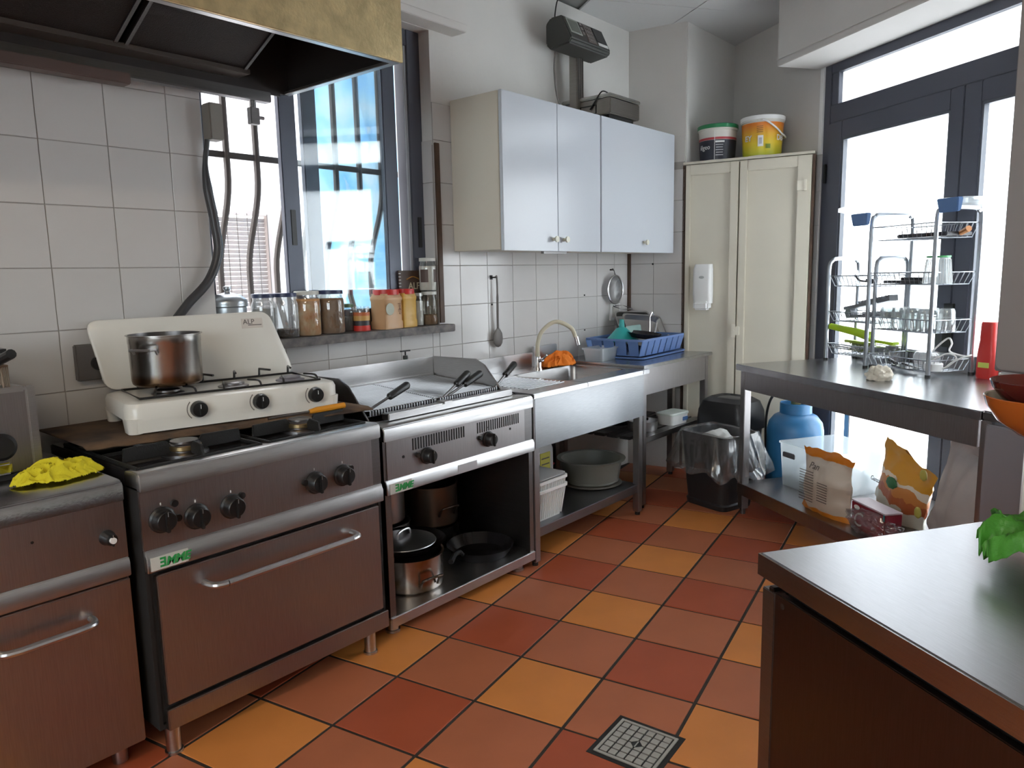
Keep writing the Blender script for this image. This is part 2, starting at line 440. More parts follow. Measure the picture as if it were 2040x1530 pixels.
l1 = leaf(.06, 1.06, True); l2 = leaf(1.064, 2.07, False)
MB().box(-1.09, -1.03, .006, .02, 1.02, 1.25).cyl((-1.06, .02, 1.2), (-1.06, .06, 1.2), .012).box(-1.075, -.96, .05, .07, 1.19, 1.212).build('handle', BLACK, l1, bevel=.002)
MB().box(-.055, -.035, .004, .02, 1.98, 2.1).build('hinge', BLACK, l1, bevel=.003)
MB().box(-DW + .12, -.12, -.045, -.035, 2.455, 2.645).build('pane', FROST, door, smooth=0)

# ------------------------------------------------------------------ the sliding window
win = empty_struct('window_1')
y0 = YW + .075
f = MB().box(2.742, WX1, y0, y0 + .1, 1.188, WZ1).box(WX0, WX0 + .05, y0, y0 + .1, 1.188, WZ1).box(WX0 + .05, 2.742, y0, y0 + .1, 2.62, WZ1).box(WX0 + .05, 2.742, y0, y0 + .1, 1.188, 1.215)
f.build('window_frame', ALU, win, bevel=.003)
MB().box(2.728, 2.742, y0 + .01, y0 + .02, 1.215, 2.62).build('rail', mat('bright_alu', (.35, .37, .40), .6, .0), win)
def sash(xa, xb, ya, w, name='sash'):
    m = MB().box(xa, xa + w, ya, ya + .032, 1.215, 2.62).box(xb - w, xb, ya, ya + .032, 1.215, 2.62).box(xa + w, xb - w, ya, ya + .032, 2.54, 2.62).box(xa + w, xb - w, ya, ya + .032, 1.215, 1.29)
    s_ = m.build(name, mat('sash_aluminium', (.085, .095, .125), .35, .3), win, bevel=.004)
    MB().box(xa + w, xb - w, ya + .014, ya + .019, 1.29, 2.54).build('pane', PANE, s_, smooth=0)
    return s_
sa = sash(1.97, 2.655, y0 + .005, .085); sb_ = sash(2.125, 2.70, y0 + .055, .08)
for x in (2.012, 2.79): MB().box(x - .014, x + .014, y0 - .003 + (.005 if x < 2.5 else 0), y0 + .006, 1.60, 1.76).build('pull', BLACK, sa if x < 2.5 else win, bevel=.002)
fill_win = empty_struct('fill_window')  # frame and panes of the added rear window
f = MB().box(-2.12, -2.06, RW[0], RW[0] + .06, RW[2], RW[3]).box(-2.12, -2.06, RW[1] - .06, RW[1], RW[2], RW[3]).box(-2.12, -2.06, RW[0] + .06, RW[1] - .06, RW[3] - .06, RW[3]).box(-2.12, -2.06, RW[0] + .06, RW[1] - .06, RW[2], RW[2] + .06).box(-2.12, -2.06, .07, .13, RW[2] + .06, RW[3] - .06)
f.build('window_frame', ALU, fill_win)
for ya, yb in ((RW[0] + .06, .07), (.13, RW[1] - .06)): MB().box(-2.092, -2.088, ya, yb, RW[2] + .06, RW[3] - .06).build('pane', PANE, fill_win, smooth=0)
# security bars outside
bars = thing('window_grille', 'bellied iron security bars outside the sliding window', 'security bars', (0, 3.26, 0))
BARM = mat('bar_iron', (.10, .085, .08), .6)
def bulge(z):
    t = max(0, min(1, (1.93 - z) / .45)); b_ = .5 - .5 * math.cos(PI * t)
    if z < 1.35: b_ *= max(0, min(1, (z - 1.0) / .35))
    return .13 * b_
for k in range(8):
    x = 1.70 + .152 * k
    MB().tube([(x, bulge(z), z) for z in [1.0 + .05 * i for i in range(38)]], .0155, 8).build('bar', BARM, bars)
for z in (2.015, 2.85, 1.0): MB().box(1.45, 2.95, -.006, .006, z - .014, z + .014).build('crossbar', BARM, bars)

# ------------------------------------------------------------------ outdoors
bl = thing('neighbour_house', 'white rendered house wall with a shuttered barred window outside', 'building', (0, 6.2, 0))
EXT = mat('white_render', (.82, .80, .80), .9, bump=.05, bscale=20)
MB().box(-6, 12, 0, .3, -.3, 1.0).box(-6, 3.3, 0, .3, 1.0, 2.06).box(3.92, 12, 0, .3, 1.0, 2.06).box(-6, 12, 0, .3, 2.06, 8.0).build('wall', EXT, bl, smooth=0)
SH = mat('shutter_beige', (.36, .31, .295), .7)
w_ = MB().box(3.3, 3.34, .0, .06, 1.0, 2.06).box(3.88, 3.92, 0, .06, 1.0, 2.06).box(3.34, 3.88, 0, .06, 2.02, 2.06).box(3.34, 3.88, 0, .06, 1.0, 1.04).build('window', SH, bl)
for k in range(24):
    MB().obox((3.61, .06, 1.06 + k * .04), (.54, .012, .036), (.35, 0, 0)).build('slat', SH, w_)
for k in range(6): MB().cyl((3.36 + k * .1, -.03, 1.0), (3.36 + k * .1, -.03, 2.03), .004, n=6).build('bar', BARM, w_)
sheet = MB()
nx, nz = 30, 24
for i in range(nx + 1):
    for k in range(nz + 1):
        x = 3.32 + 2.6 * i / nx; z = .2 + 3.2 * k / nz
        sheet.v.append((x, .06 * noise.noise((x * 2, 0, z * .7)), z))
for i in range(nx):
    for k in range(nz): a = i * (nz + 1) + k; sheet.f.append((a, a + 1, a + nz + 2, a + nz + 1))
TARP = mat('tarp', (.13, .34, .60), .7, var=.5, vscale=3.2, col2=(.42, .52, .60))
nt = TARP.node_tree; r_ = [n for n in nt.nodes if n.type == 'VALTORGB'][0]
el = r_.color_ramp.elements.new(.5); el.color = (.24, .45, .62, 1)
el = r_.color_ramp.elements.new(.72); el.color = (.52, .46, .2, 1)
tarp = sheet.build('tarpaulin', TARP, solid=.004, loc=(0, 4.7, 0)); tag(tarp, 'light blue tarpaulin with yellow patches hanging outside the window', 'tarpaulin')
tp = thing('scaffold_frame', 'steel poles carrying the blue tarpaulin outdoors', 'scaffold', (0, 4.78, 0))
for x in (3.35, 5.9): MB().cyl((x, 0, -.3), (x, 0, 3.45), .024).build('pole', BARM, tp)
MB().cyl((3.2, 0, 3.42), (6.0, 0, 3.42), .024).build('pole', BARM, tp)
struct(MB().prism([(-2.2, 3.2), (5.2, 3.2), (6.1, 2.75), tuple(D(.0, -.3)[:2]), tuple(D(3.4, -.3)[:2]), (-2.2, -2.4)], ZC + .15, 9.5).build('added_storeys', EXT, smooth=0))  # unseen storeys added to keep sky light off the courtyard
struct(MB().box(-14, 20, -14, 14, -.4, -.3).build('ground', mat('courtyard', (.55, .53, .5), .9), smooth=0))

# ------------------------------------------------------------------ extractor hood
hood = thing('extractor_hood', 'large stainless extractor hood with dark filters over the range', 'extractor hood', (0, 0, 0))
HZ = 2.204; HY = 2.10; HX = 1.895
MB().box(-1.0, HX, HY - .012, HY, HZ, 2.75).build('front_panel', STEELOLD, hood, bevel=.002)
MB().box(-1.0, HX, HY, HY + .03, HZ, HZ + .012).box(HX - .03, HX, HY + .03, YW - .12, HZ, HZ + .012).build('rim', STEEL, hood, bevel=.002)
HB = mat('greasy_dark_steel', (.05, .045, .045), .45, .6)
MB().box(HX - .008, HX, HY, YW - .12, HZ + .012, 2.75).box(HX - .05, HX - .008, YW - .13, YW - .12, HZ, 2.75).build('side_panel', HB, hood)
MB().box(-1.0, HX - .05, YW - .13, YW - .122, HZ - .01, 2.75).box(-1, HX - .008, HY, YW - .13, 2.74, 2.75).build('back_panel', HB, hood)
FIL = mat('filter_mesh', (.035, .030, .030), .5, .5, bump=.4, bscale=300)
ang = math.atan2(.24, -.50)
for k in range(4):
    xr = 1.655 - k * .475
    P = [(xr - .475 + .012, 2.20), (xr - .012, 2.20)]
    def fz(y): return 2.47 - (y - 2.20) * .44
    m = MB().add([(xr - .463, 2.16, fz(2.16)), (xr - .012, 2.16, fz(2.16)), (xr - .012, 2.72, fz(2.72)), (xr - .463, 2.72, fz(2.72)),
                  (xr - .463, 2.16, fz(2.16) + .02), (xr - .012, 2.16, fz(2.16) + .02), (xr - .012, 2.72, fz(2.72) + .02), (xr - .463, 2.72, fz(2.72) + .02)],
                 [(0, 1, 2, 3), (7, 6, 5, 4), (0, 4, 5, 1), (1, 5, 6, 2), (2, 6, 7, 3), (3, 7, 4, 0)])
    fo = m.build('filter', FIL, hood)
    b = MB()
    for xx in (xr - .463, xr - .024): b.prismx([(2.16, fz(2.16) - .008), (2.72, fz(2.72) - .008), (2.72, fz(2.72)), (2.16, fz(2.16))], xx, xx + .012)
    b.box(xr - .463, xr - .012, 2.705, 2.72, fz(2.72) - .008, fz(2.72) + .002)
    b.build('filter_frame', STEELDARK, fo)
MB().box(1.66, 1.885, 2.2, 2.205, 2.3, 2.7).build('baffle', HB, hood)
MB().prismx([(2.70, 2.232), (2.80, 2.232), (2.80, 2.25), (2.70, 2.25)], -1, 1.66).build('filter_rail', mat('greasy_rail', (.16, .14, .13), .4, .7), hood, bevel=.002)
MB().box(-1.0, 1.80, YW - .135, YW - .09, HZ - .042, HZ - .002).build('gutter', STEELDARK, hood, bevel=.003)
MB().box(-1.0, 1.235, YW - .15, YW - .09, HZ - .07, HZ - .032).build('lamp_housing', mat('brown_metal', (.17, .12, .11), .45, .6), hood, bevel=.004)
g = MB().cyl((1.728, YW - .11, 2.175), (1.728, YW - .11, 2.13), .010).box(1.708, 1.748, YW - .125, YW - .095, 2.07, 2.135).cyl((1.748, YW - .11, 2.10), (1.775, YW - .11, 2.10), .007)
g.build('drain_tap', STEELDARK, hood, bevel=.002)
# junction box and the dark flexible conduit by the window
jb = MB().box(1.562, 1.618, YW - .07, YW - .006, 2.0, 2.14).build('junction_box', mat('box_grey', (.23, .21, .19), .5), bevel=.004)
tag(jb, 'grey electrical junction box fixed at the window edge under the hood', 'junction box')
cd = MB().tube(bez([(1.562, YW - .035, 2.0), (1.548, YW - .03, 1.9), (1.552, YW - .03, 1.8), (1.566, YW - .035, 1.68), (1.568, YW - .04, 1.56), (1.52, YW - .04, 1.45), (1.43, YW - .035, 1.36), (1.36, YW - .03, 1.28), (1.28, YW - .03, 1.20), (1.25, YW - .03, 1.06)], 8),
               [.010] * 8 + [.011, .012, .013, .014, .015, .016, .017, .018] + [.018] * 57, 12).build('conduit', mat('conduit_grey', (.045, .045, .05), .4))
tag(cd, 'dark flexible conduit curving down the tiles beside the window', 'conduit')
so = thing('wall_socket', 'grey wall socket on the tiles behind the white camping stove', 'socket', (1.045, YW - .006, 1.10))
MB().box(-.04, .045, -.03, 0, 0, .13).build('socket_box', mat('socket_dark', (.11, .10, .095), .5), so, bevel=.004); MB().cyl((0.03, -.045, .06), (.03, -.03, .06), .025).build('plug', BLACK, so)

# ------------------------------------------------------------------ helper bits of the cooking line
def knob(name, parent, c, r=.032, white=False, dotm=None):
    k = MB().lathe([(0, 0), (r * 1.05, 0), (r * 1.05, .006), (r * .92, .010), (r * .82, .034), (r * .72, .038), (0, .038)], n=24).build(name, BLACK, parent)
    k.location = c; k.rotation_euler = (PI / 2, 0, 0)
    MB().box(-r * .13, r * .13, -r * .85, r * .85, .034, .046).build('grip', BLACK, k, bevel=.002)
    MB().box(-.0012, .0012, r * .45, r * .8, .0462, .0470).build('pointer', mat('pointer_grey', (.22, .22, .22), .4), k)
    return k
def bow(x0, x1, z, y, r=.010, out=.055):
    return MB().tube(bez([(x0, y, z), (x0, y - out * .45, z), (x0 + .012, y - out * .85, z), (x0 + .045, y - out, z), (x0 + .09, y - out, z), (x1 - .09, y - out, z), (x1 - .045, y - out, z), (x1 - .012, y - out * .85, z), (x1, y - out * .45, z), (x1, y, z)], 6), r, 10)
LBL = mat('label_pale', (.55, .56, .52), .5)
def emme(parent, x, y, z):
    pl = MB().box(x, x + .115, y - .002, y, z - .021, z + .021).build('name_plate', LBL, parent)
    text('lettering', 'E', .040, GREEN, pl, (x + .047, y - .0026, z - .013), (PI / 2, 0, 0), flipx=True, bold=.0012)
    text('lettering', 'MME', .036, GREEN, pl, (x + .045, y - .0026, z - .013), (PI / 2, 0, 0), shear=.25, bold=.0014)

# ------------------------------------------------------------------ base cabinet at the left end
FY_ = 2.205
bc = thing('base_cabinet', 'stainless base unit with one door, yellow cloth on top', 'cabinet', (0, FY_, 0))
MB().box(.20, .853, .02, .69, .07, .84).build('carcass', STEELDARK, bc)
MB().prismx([(0, .825), (.70, .825), (.70, .886), (.02, .886), (.006, .880), (0, .868)], .20, .855).build('worktop', STEELTOP, bc, bevel=.003)
MB().box(.20, .853, .006, .02, .655, .825).build('control_panel', STEELF, bc)
MB().prismx([(-.004, .600), (.02, .600), (.02, .655), (.002, .655), (-.004, .640)], .20, .853).build('rail', STEEL, bc, bevel=.002)
dr = MB().box(.22, .850, .002, .02, .075, .592).build('door', STEELF, bc, bevel=.003)
bow(.50, .735, .508, .002).build('handle', STEEL, dr)
k = knob('knob', bc, (.80, .006, .728), .021); MB().cyl((0, 0, .0385), (0, 0, .0475), .009, n=14).build('button', WHITEPL, k)
MB().cyl((.615, .0065, .768), (.615, .0045, .768), .004, n=12).build('screw_hole', BLACK, bc)
for x in (.26, .80): MB().cyl((x, .08, 0), (x, .08, .075), .022, n=20).build('foot', STEEL, bc)

# ------------------------------------------------------------------ gas range with oven
RY = 2.15
rg = thing('gas_range', 'wide stainless gas range with five black knobs and an oven', 'range', (0, RY, .044)); rg.scale = (.9697, .9697, .9697)
X0, X1 = .905, 1.818
MB().box(X0, X0 + .012, .02, .71, .06, .84).box(X1 - .012, X1, .02, .71, .06, .84).box(X0 + .012, X1 - .012, .69, .71, .06, .84).box(X0 + .012, X1 - .012, .02, .69, .06, .075).build('carcass', BLACKM, rg)
MB().prismx([(0, .832), (.10, .832), (.10, .885), (.025, .892), (.008, .888), (0, .876)], X0, X1).build('front_edge', STEEL, rg, bevel=.003)
MB().box(X0, X1, .10, .71, .83, .886).build('hob', ENAMEL, rg, bevel=.004)
MB().box(X0, X1 - .04, .010, .02, .648, .832).build('control_panel', STEELF, rg)
MB().box(X1 - .04, X1, .012, .03, .60, .832).build('corner_panel', STEELDARK, rg)
MB().prismx([(-.002, .580), (.02, .580), (.02, .648), (.006, .648), (.004, .635), (-.002, .625)], X0, X1).build('rail', STEEL, rg, bevel=.002)
emme(rg, .915, -.002, .606)
MB().box(X0 + .01, X1 - .01, .024, .03, .08, .58).build('oven_cavity', BLACKM, rg)
od = MB().box(X0 + .025, X1 - .025, .0, .022, .142, .566).build('oven_door', STEELF, rg, bevel=.003)
bow(1.075, 1.655, .497, 0, .0115, .065).build('handle', STEEL, od)
MB().box(X0 + .02, X1, .0, .022, .056, .126).build('plinth', STEELF, rg, bevel=.003)
for kx, kz in ((.965, .733), (1.072, .715), (1.192, .717), (1.515, .722), (1.638, .722)):
    knob('knob', rg, (kx, .010, kz), .039)
    MB().box(kx - .002, kx + .002, .0095, .0098, kz + .045, kz + .053).build('mark', WHITEPL, rg)
for kx, kz in ((1.005, .775), (1.013, .727), (1.228, .745), (1.470, .732), (1.672, .742)):
    MB().cyl((kx, .0, kz), (kx, .010, kz), .011, n=16).build('pilot_button', BLACK, rg)
for x in (.955, 1.755):
    for y in (.05, .62): MB().lathe([(0, -.0454), (.028, -.0454), (.028, -.037), (.023, -.035), (.023, .06)], (x, y, 0), 20).build('foot', STEEL, rg)
BR = mat('brass_burner', (.40, .30, .16), .3, 1.0)
for bx in (1.13, 1.575):
    for by in (.17, .48):
        b_ = MB().lathe([(0, .886), (.075, .886), (.075, .892), (.05, .897), (.05, .918), (.044, .923), (.044, .930), (0, .932)], (bx, by, 0), 24).build('burner', STEELDARK, rg)
        MB().lathe([(.0505, .900), (.053, .903), (.053, .914), (.0505, .917)], (bx, by, 0), 24).build('burner_ring', BR, b_)
    gt = MB()
    for by in (.17, .48):
        for sx in (-1, 1):
            gt.prismy([(bx + sx * .20, .892), (bx + sx * .045, .892), (bx + sx * .045, .918), (bx + sx * .06, .938 if by < .2 else .925), (bx + sx * .195, .936 if by < .2 else .922)], by - .005, by + .005)
        gt.prismx([(by - .05, .892), (by - .05, .920), (by - .062, .936 if by < .2 else .925), (by - .118, .930 if by < .2 else .912), (by - .125, .892)], bx - .005, bx + .005)
        gt.prismx([(by + .05, .892), (by + .05, .918), (by + .065, .925), (by + .14, .918), (by + .14, .892)], bx - .005, bx + .005)
    for sx in (-1, 1): gt.box(bx + sx * .205 - .005, bx + sx * .205 + .005, .045, .63, .886, .897)
    for yy in (.045, .32, .62): gt.box(bx - .20, bx + .20, yy, yy + .010, .886, .897)
    gt.build('pan_support', IRON, rg, bevel=.002)

# ------------------------------------------------------------------ charcoal style gas grill on an open stand
GX0, GX1 = 1.824, 2.752
gl = thing('gas_grill', 'stainless gas grill with ribbed plates on an open stand', 'grill', (0, FY_, 0))
MB().prismx([(0, .812), (.12, .812), (.12, .866), (.022, .872), (.006, .866), (0, .855)], GX0, GX1).build('front_edge', STEEL, gl, bevel=.003)
MB().box(GX0, GX1, .12, .70, .65, .87).build('body', STEELDARK, gl)
cp = MB().box(GX0 + .015, GX1 - .06, .008, .02, .655, .812).build('control_panel', STEELF, gl)
MB().box(GX1 - .06, GX1, .012, .03, .655, .812).box(GX0, GX0 + .015, .012, .03, .655, .812).build('corner_panel', STEELDARK, gl)
for xa, nsl in ((1.975, 21), (2.36, 20)):
    for i in range(nsl): MB().box(xa + i * .0148, xa + i * .0148 + .0068, .0068, .009, .752, .800).build('vent_slot', BLACKM, cp)
for kx in (2.052, 2.43):
    knob('knob', gl, (kx, .008, .715), .034); MB().cyl((kx - .055, -.004, .73), (kx - .055, .008, .73), .010, n=14).build('pilot_button', BLACK, gl)
    MB().box(kx - .002, kx + .002, .0075, .0078, .765, .771).build('mark', BLACK, gl)
for kx in (1.925, 2.585): MB().cyl((kx, .0065, .735), (kx, .0085, .735), .006, n=12).build('screw_hole', BLACK, gl)
MB().prismx([(-.004, .598), (.02, .598), (.02, .655), (.004, .655), (-.004, .640)], GX0, GX1).build('rail', STEEL, gl, bevel=.002)
MB().box(2.22, 2.34, -.0052, -.004, .602, .638).build('label_plate', mat('plate_pale', (.52, .52, .54), .4, .5), gl)
emme(gl, 1.838, -.004, .621)
MB().box(GX0, GX0 + .03, .01, .04, .085, .655).box(GX1 - .03, GX1, .01, .04, .085, .655).box(GX0, GX0 + .01, .04, .70, .085, .655).box(GX1 - .01, GX1, .04, .70, .085, .655).box(GX0 + .01, GX1 - .01, .69, .70, .085, .655).build('stand', STEELDARK, gl)
MB().box(GX0, GX1, .005, .70, .075, .088).box(GX0, GX1, 0, .006, .045, .088).build('shelf', STEEL, gl, bevel=.002)
for x in (GX0 + .05, GX1 - .07):
    for y in (.06, .62): MB().lathe([(0, 0), (.030, 0), (.030, .010), (.024, .012), (.024, .075)], (x, y, 0), 20).build('foot', STEEL, gl)
# grill plates, tray and guards
RIB = steel('rib_steel', (.30, .30, .31), .38)
for xa, xb in ((1.87, 2.255), (2.265, 2.66)):
    p = MB().prismx([(.16, .885), (.60, .915), (.60, .935), (.16, .905)], xa, xb).build('grill_plate', BLACKM, gl)
    rb = MB(); n = int((.44) / .0135)
    for i in range(n):
        y = .165 + i * .0135; z = .905 + (y - .16) / .44 * .03
        rb.prismx([(y, z - .002), (y + .008, z - .002), (y + .006, z + .006), (y + .002, z + .006)], xa, xb)
    rb.build('rib', RIB, p)
    ed = MB().box(xa, xb, .15, .162, .89, .912)
    ed.build('plate_edge', STEEL, p)
    # saw-tooth ends of the ribs along the front edge
    tt = MB(); q = int((xb - xa) / .015)
    for i in range(q): tt.box(xa + i * .015, xa + i * .015 + .0075, .138, .152, .892, .914)
    tt.build('tooth_strip', RIB, p)
MB().box(GX0 + .10, 2.70, .085, .132, .872, .90).build('grease_tray', STEEL, gl, bevel=.004)
MB().box(2.235, 2.285, .08, .135, .895, .906).build('tray_catch', STEEL, gl, bevel=.002)
gd = MB().box(1.855, 2.675, .60, .612, .88, 1.035)
gd.build('splash_back', STEEL, gl, bevel=.002)
MB().box(1.87, 2.66, .588, .600, .935, .950).build('hinge_rod', STEEL, gl, bevel=.003)
for xx in (1.845, 2.672):
    MB().prismx([(.60, .88), (.60, 1.035), (.30, 1.038), (.24, 1.01), (.16, .925), (.12, .88)], xx, xx + .010).build('side_guard', STEELDARK if xx < 2 else STEEL, gl, bevel=.002)
def lifter(x, y, z, dx, dy, dz, L=.20):
    d_ = Vector((dx, dy, dz)).normalized()
    p0 = Vector((x, y, z)); p1 = p0 + d_ * L * .5; p2 = p0 + d_ * L
    m = MB().cyl(p0, p1, .006, n=8).build('lifter_rod', STEELDARK, gl)
    MB().tube([p1, p1 + d_ * .006, p2 - d_ * .01, p2], [.010, .0155, .0175, .012], 12).build('lifter_grip', BLACK, m)
lifter(1.90, .19, .905, .85, -.02, .32, .24); lifter(2.30, .16, .905, .75, .05, .38, .21); lifter(2.33, .17, .903, .9, -.03, .34, .25); lifter(2.65, .16, .905, .9, .22, .38, .25)

# ------------------------------------------------------------------ sink unit
SX0, SX1 = 2.757, 3.862
sk = thing('sink_unit', 'stainless sink unit with ribbed drainer, deep bowl and open shelf', 'sink', (0, FY_, 0))
bx0, bx1, by0, by1 = 3.215, 3.79, .13, .52
MB().box(SX0, bx0, 0, .695, .850, .875).box(bx1, SX1, 0, .695, .850, .875).box(bx0, bx1, 0, by0, .850, .875).box(bx0, bx1, by1, .695, .850, .875).build('worktop', STEELTOP, sk, bevel=.003)
dg = MB()
for i in range(14): dg.box(2.86, 3.17, .12 + i * .027, .13 + i * .027, .875, .8775)
dg.build('drainer_ribs', STEELTOP, sk, bevel=.001)
o_ = rrect(bx0, bx1, by0, by1, .05); i_ = rrect(bx0 + .02, bx1 - .02, by0 + .02, by1 - .02, .05)
MB().loft([[(x, y, .874) for x, y in o_], [(x, y, .86) for x, y in rrect(bx0 + .004, bx1 - .004, by0 + .004, by1 - .004, .05)], [(x, y, .65) for x, y in i_]], cap0=False).build('bowl', steel('bowl_steel', (.42, .41, .41), .32), sk)
MB().box(SX0, 3.60, .675, .695, .875, .965).box(3.60, 3.835, .665, .685, .875, 1.0).build('splash_back', STEEL, sk, bevel=.002)
MB().box(SX0 + .01, SX1 - .06, .004, .018, .602, .850).build('apron', steel('apron_steel', (.33, .335, .345), .34, (3, 3, 60)), sk, bevel=.002)
for x in (SX0 + .002, 3.752):
    for y in (.006, .62):
        lg = MB().box(x, x + .042, y, y + .042, .02, .850).build('leg', STEELF, sk, bevel=.003); MB().cyl((x + .021, y + .021, 0), (x + .021, y + .021, .022), .016, n=14).build('foot', BLACK, lg)
MB().box(SX0 + .01, 3.78, .02, .655, .168, .190).box(SX0 + .01, 3.78, .016, .022, .14, .19).build('shelf', steel('shelf_steel', (.26, .26, .28), .35), sk, bevel=.002)
MB().box(SX0 + .04, 3.79, .664, .672, .19, .62).build('back_panel', BLACKM, sk)  # black panel also paints the shade at the back of the shelf
MB().box(SX0 + .04, SX0 + .05, .05, .62, .74, .79).box(3.30, 3.79, .63, .66, .72, .78).build('cross_rail', STEELDARK, sk)
# tap
tx, ty = 3.465, 2.735
tap = thing('kitchen_tap', 'swan neck kitchen tap with cream hose spout behind the sink', 'tap', (tx, ty, .875))
MB().lathe([(0, 0), (.028, 0), (.026, .012), (.022, .02), (.022, .06), (.018, .07), (.018, .085), (0, .085)]).build('body', CHROME, tap)
MB().cyl((0, 0, .055), (-.02, -.05, .07), .011, n=12).tube([(-.02, -.05, .07), (-.03, -.09, .10)], .006).build('lever', CHROME, tap)
pth = bez([(0, 0, .08), (.0, 0, .16), (.02, -.02, .235), (.085, -.07, .288), (.155, -.13, .25), (.18, -.15, .19)], 8)
MB().tube(pth, .0125, 12).build('spout', mat('cream_hose', (.66, .60, .46), .35), tap)
MB().tube([(.18, -.15, .195), (.19, -.158, .145)], .0145, 14).build('nozzle', CHROME, tap)

# ------------------------------------------------------------------ corner table
TX0, TX1 = 3.872, 4.70; TY = 2.25; TZ_ = .89
tb = thing('corner_table', 'stainless corner table with apron and lower shelf beside the sink', 'table', (0, TY, 0))
MB().prism([(TX0, 0), (TX1 + .10, 0), (TX1 + .04, .29), (4.77, .655), (TX0, .655)], TZ_ - .022, TZ_).build('tabletop', STEELTOP, tb, bevel=.003)
MB().box(TX0 + .03, TX1 + .02, .012, .026, .705, TZ_ - .022).box(TX1 + .006, TX1 + .02, .026, .25, .705, TZ_ - .022).build('apron', STEELF, tb, bevel=.002)
for x, y in ((TX0 + .006, .008), (TX1 + .012, .008), (TX0 + .006, .60), (TX1 + .03 - .05, .24)):
    lg = MB().box(x, x + .042, y, y + .042, .02, TZ_ - .022).build('leg', STEELF, tb, bevel=.003); MB().cyl((x + .021, y + .021, 0), (x + .021, y + .021, .022), .016, n=14).build('foot', BLACK, lg)
for k in range(6):
    MB().box(TX0 + .03, TX1 + .03, .02 + k * .095, .095 + k * .095, .415, .435).build('shelf_slat', STEELDARK, tb, bevel=.002)
MB().box(TX0 + .03, TX1 + .05, .014, .02, .405, .44).build('shelf_edge', STEEL, tb)
# ------------------------------------------------------------------ wall cupboards
for (xa, xb, lab, single) in ((2.962, 3.868, 'grey double door wall cabinet with cream side next to the window', False), (3.875, 4.79, 'grey single door wall cabinet between the other one and the corner', True)):
    wc = thing('wall_cabinet', lab, 'wall cabinet', (0, 0, 0))
    MB().box(xa, xb, 2.575, YW - .008, 1.578, 2.37).build('carcass', LAMC, wc, bevel=.002)
    ds = [(xa + .003, (xa + xb) / 2 + .02 - .002), ((xa + xb) / 2 + .02 + .002, xb - .003)] if not single else [(xa + .003, xb - .003)]
    for i, (p, q) in enumerate(ds):
        dd = MB().box(p, q, 2.552, 2.573, 1.572, 2.372).build('door', LAMG, wc, bevel=.002)
        kx = (q - .045, p + .05)[i] if not single else 4.38
        kn = MB().lathe([(0, 0), (.010, 0), (.008, .012), (.010, .016), (.017, .022), (.017, .032), (0, .034)], n=18).build('knob', mat('knob_cream', (.62, .60, .50), .3), dd)
        kn.location = (kx, 2.552, 1.637); kn.rotation_euler = (PI / 2, 0, 0)
    if not single: MB().box(xa + .40, xa + .62, 2.60, 2.62, 1.560, 1.578).build('catch', STEELDARK, wc)

# ------------------------------------------------------------------ platform scale on top of the cupboards
sc = thing('platform_scale', 'platform scale with steel pan, post and black display on cabinets', 'scale', (0, 0, 2.372))
a = math.radians(-1.5)
xs, ys = 3.98, 2.555
MB().box(xs + .03, xs + .315, ys + .03, ys + .35, .012, .045).build('base', BLACKM, sc)
for px, py in ((.05, .05), (.295, .05), (.05, .33), (.295, .33)): MB().cyl((xs + px, ys + py, 0), (xs + px, ys + py, .014), .018, n=14).build('foot', BLACK, sc)
hs = MB().box(xs, xs + .345, ys, ys + .36, .030, .125).build('housing', steel('scale_steel', (.30, .28, .26), .32), sc, bevel=.006)
MB().box(xs - .004, xs + .349, ys - .004, ys + .364, .128, .150).build('pan', steel('pan_steel', (.50, .50, .48), .3), sc, bevel=.006)
wn = MB()
for q in ((.10, .22, .040, .046), (.10, .22, .088, .094), (.10, .106, .046, .088), (.214, .22, .046, .088)): wn.box(xs - .003, xs, ys + q[0], ys + q[1], q[2], q[3])
wn.build('window_frame', BLACK, hs)
MB().box(3.945, 4.02, 2.775, 2.835, 0, .46).build('post', steel('post_steel', (.32, .30, .28), .35), sc, bevel=.004)
for k in range(3): MB().box(3.958 + k * .022, 3.966 + k * .022, 2.7735, 2.775, .14, .40).build('post_groove', STEELDARK, sc)
hd = MB().prismx([(2.66, .40), (2.80, .385), (2.835, .42), (2.835, .535), (2.80, .565), (2.715, .565), (2.645, .425)], 3.71, 4.13).build('display_head', mat('head_dark', (.045, .047, .043), .5), sc, bevel=.008)
def onhead(xa, xb, ta, tb, lift, m, name):   # t runs down the sloping face
    A_ = Vector((0, 2.715, .565)); B_ = Vector((0, 2.645, .425)); nrm = Vector((0, -.894, .447))
    P = []
    for t in (ta, tb):
        q = A_.lerp(B_, t)
        for l in (-.002, lift): P.append(q + nrm * l)
    p0, p1, p2, p3 = P
    MB().add([(xa, *p0[1:]), (xb, *p0[1:]), (xb, *p2[1:]), (xa, *p2[1:]), (xa, *p1[1:]), (xb, *p1[1:]), (xb, *p3[1:]), (xa, *p3[1:])],
             [(0, 1, 2, 3), (4, 5, 6, 7), (0, 4, 5, 1), (1, 5, 6, 2), (2, 6, 7, 3), (3, 7, 4, 0)]).build(name, m, hd)
onhead(3.735, 3.85, .08, .72, .003, mat('bezel_pale', (.35, .36, .33), .4), 'screen_bezel')
onhead(3.745, 3.84, .14, .66, .0045, mat('lcd', (.10, .11, .09), .3), 'screen')
onhead(3.90, 3.985, .1, .9, .002, mat('keypad_brown', (.12, .09, .08), .5), 'keypad')
for r_ in range(4):
    for c_ in range(4): onhead(3.905 + c_ * .02, 3.92 + c_ * .02, .15 + r_ * .19, .29 + r_ * .19, .005, mat('key_grey', (.2, .18, .17), .5), 'key')
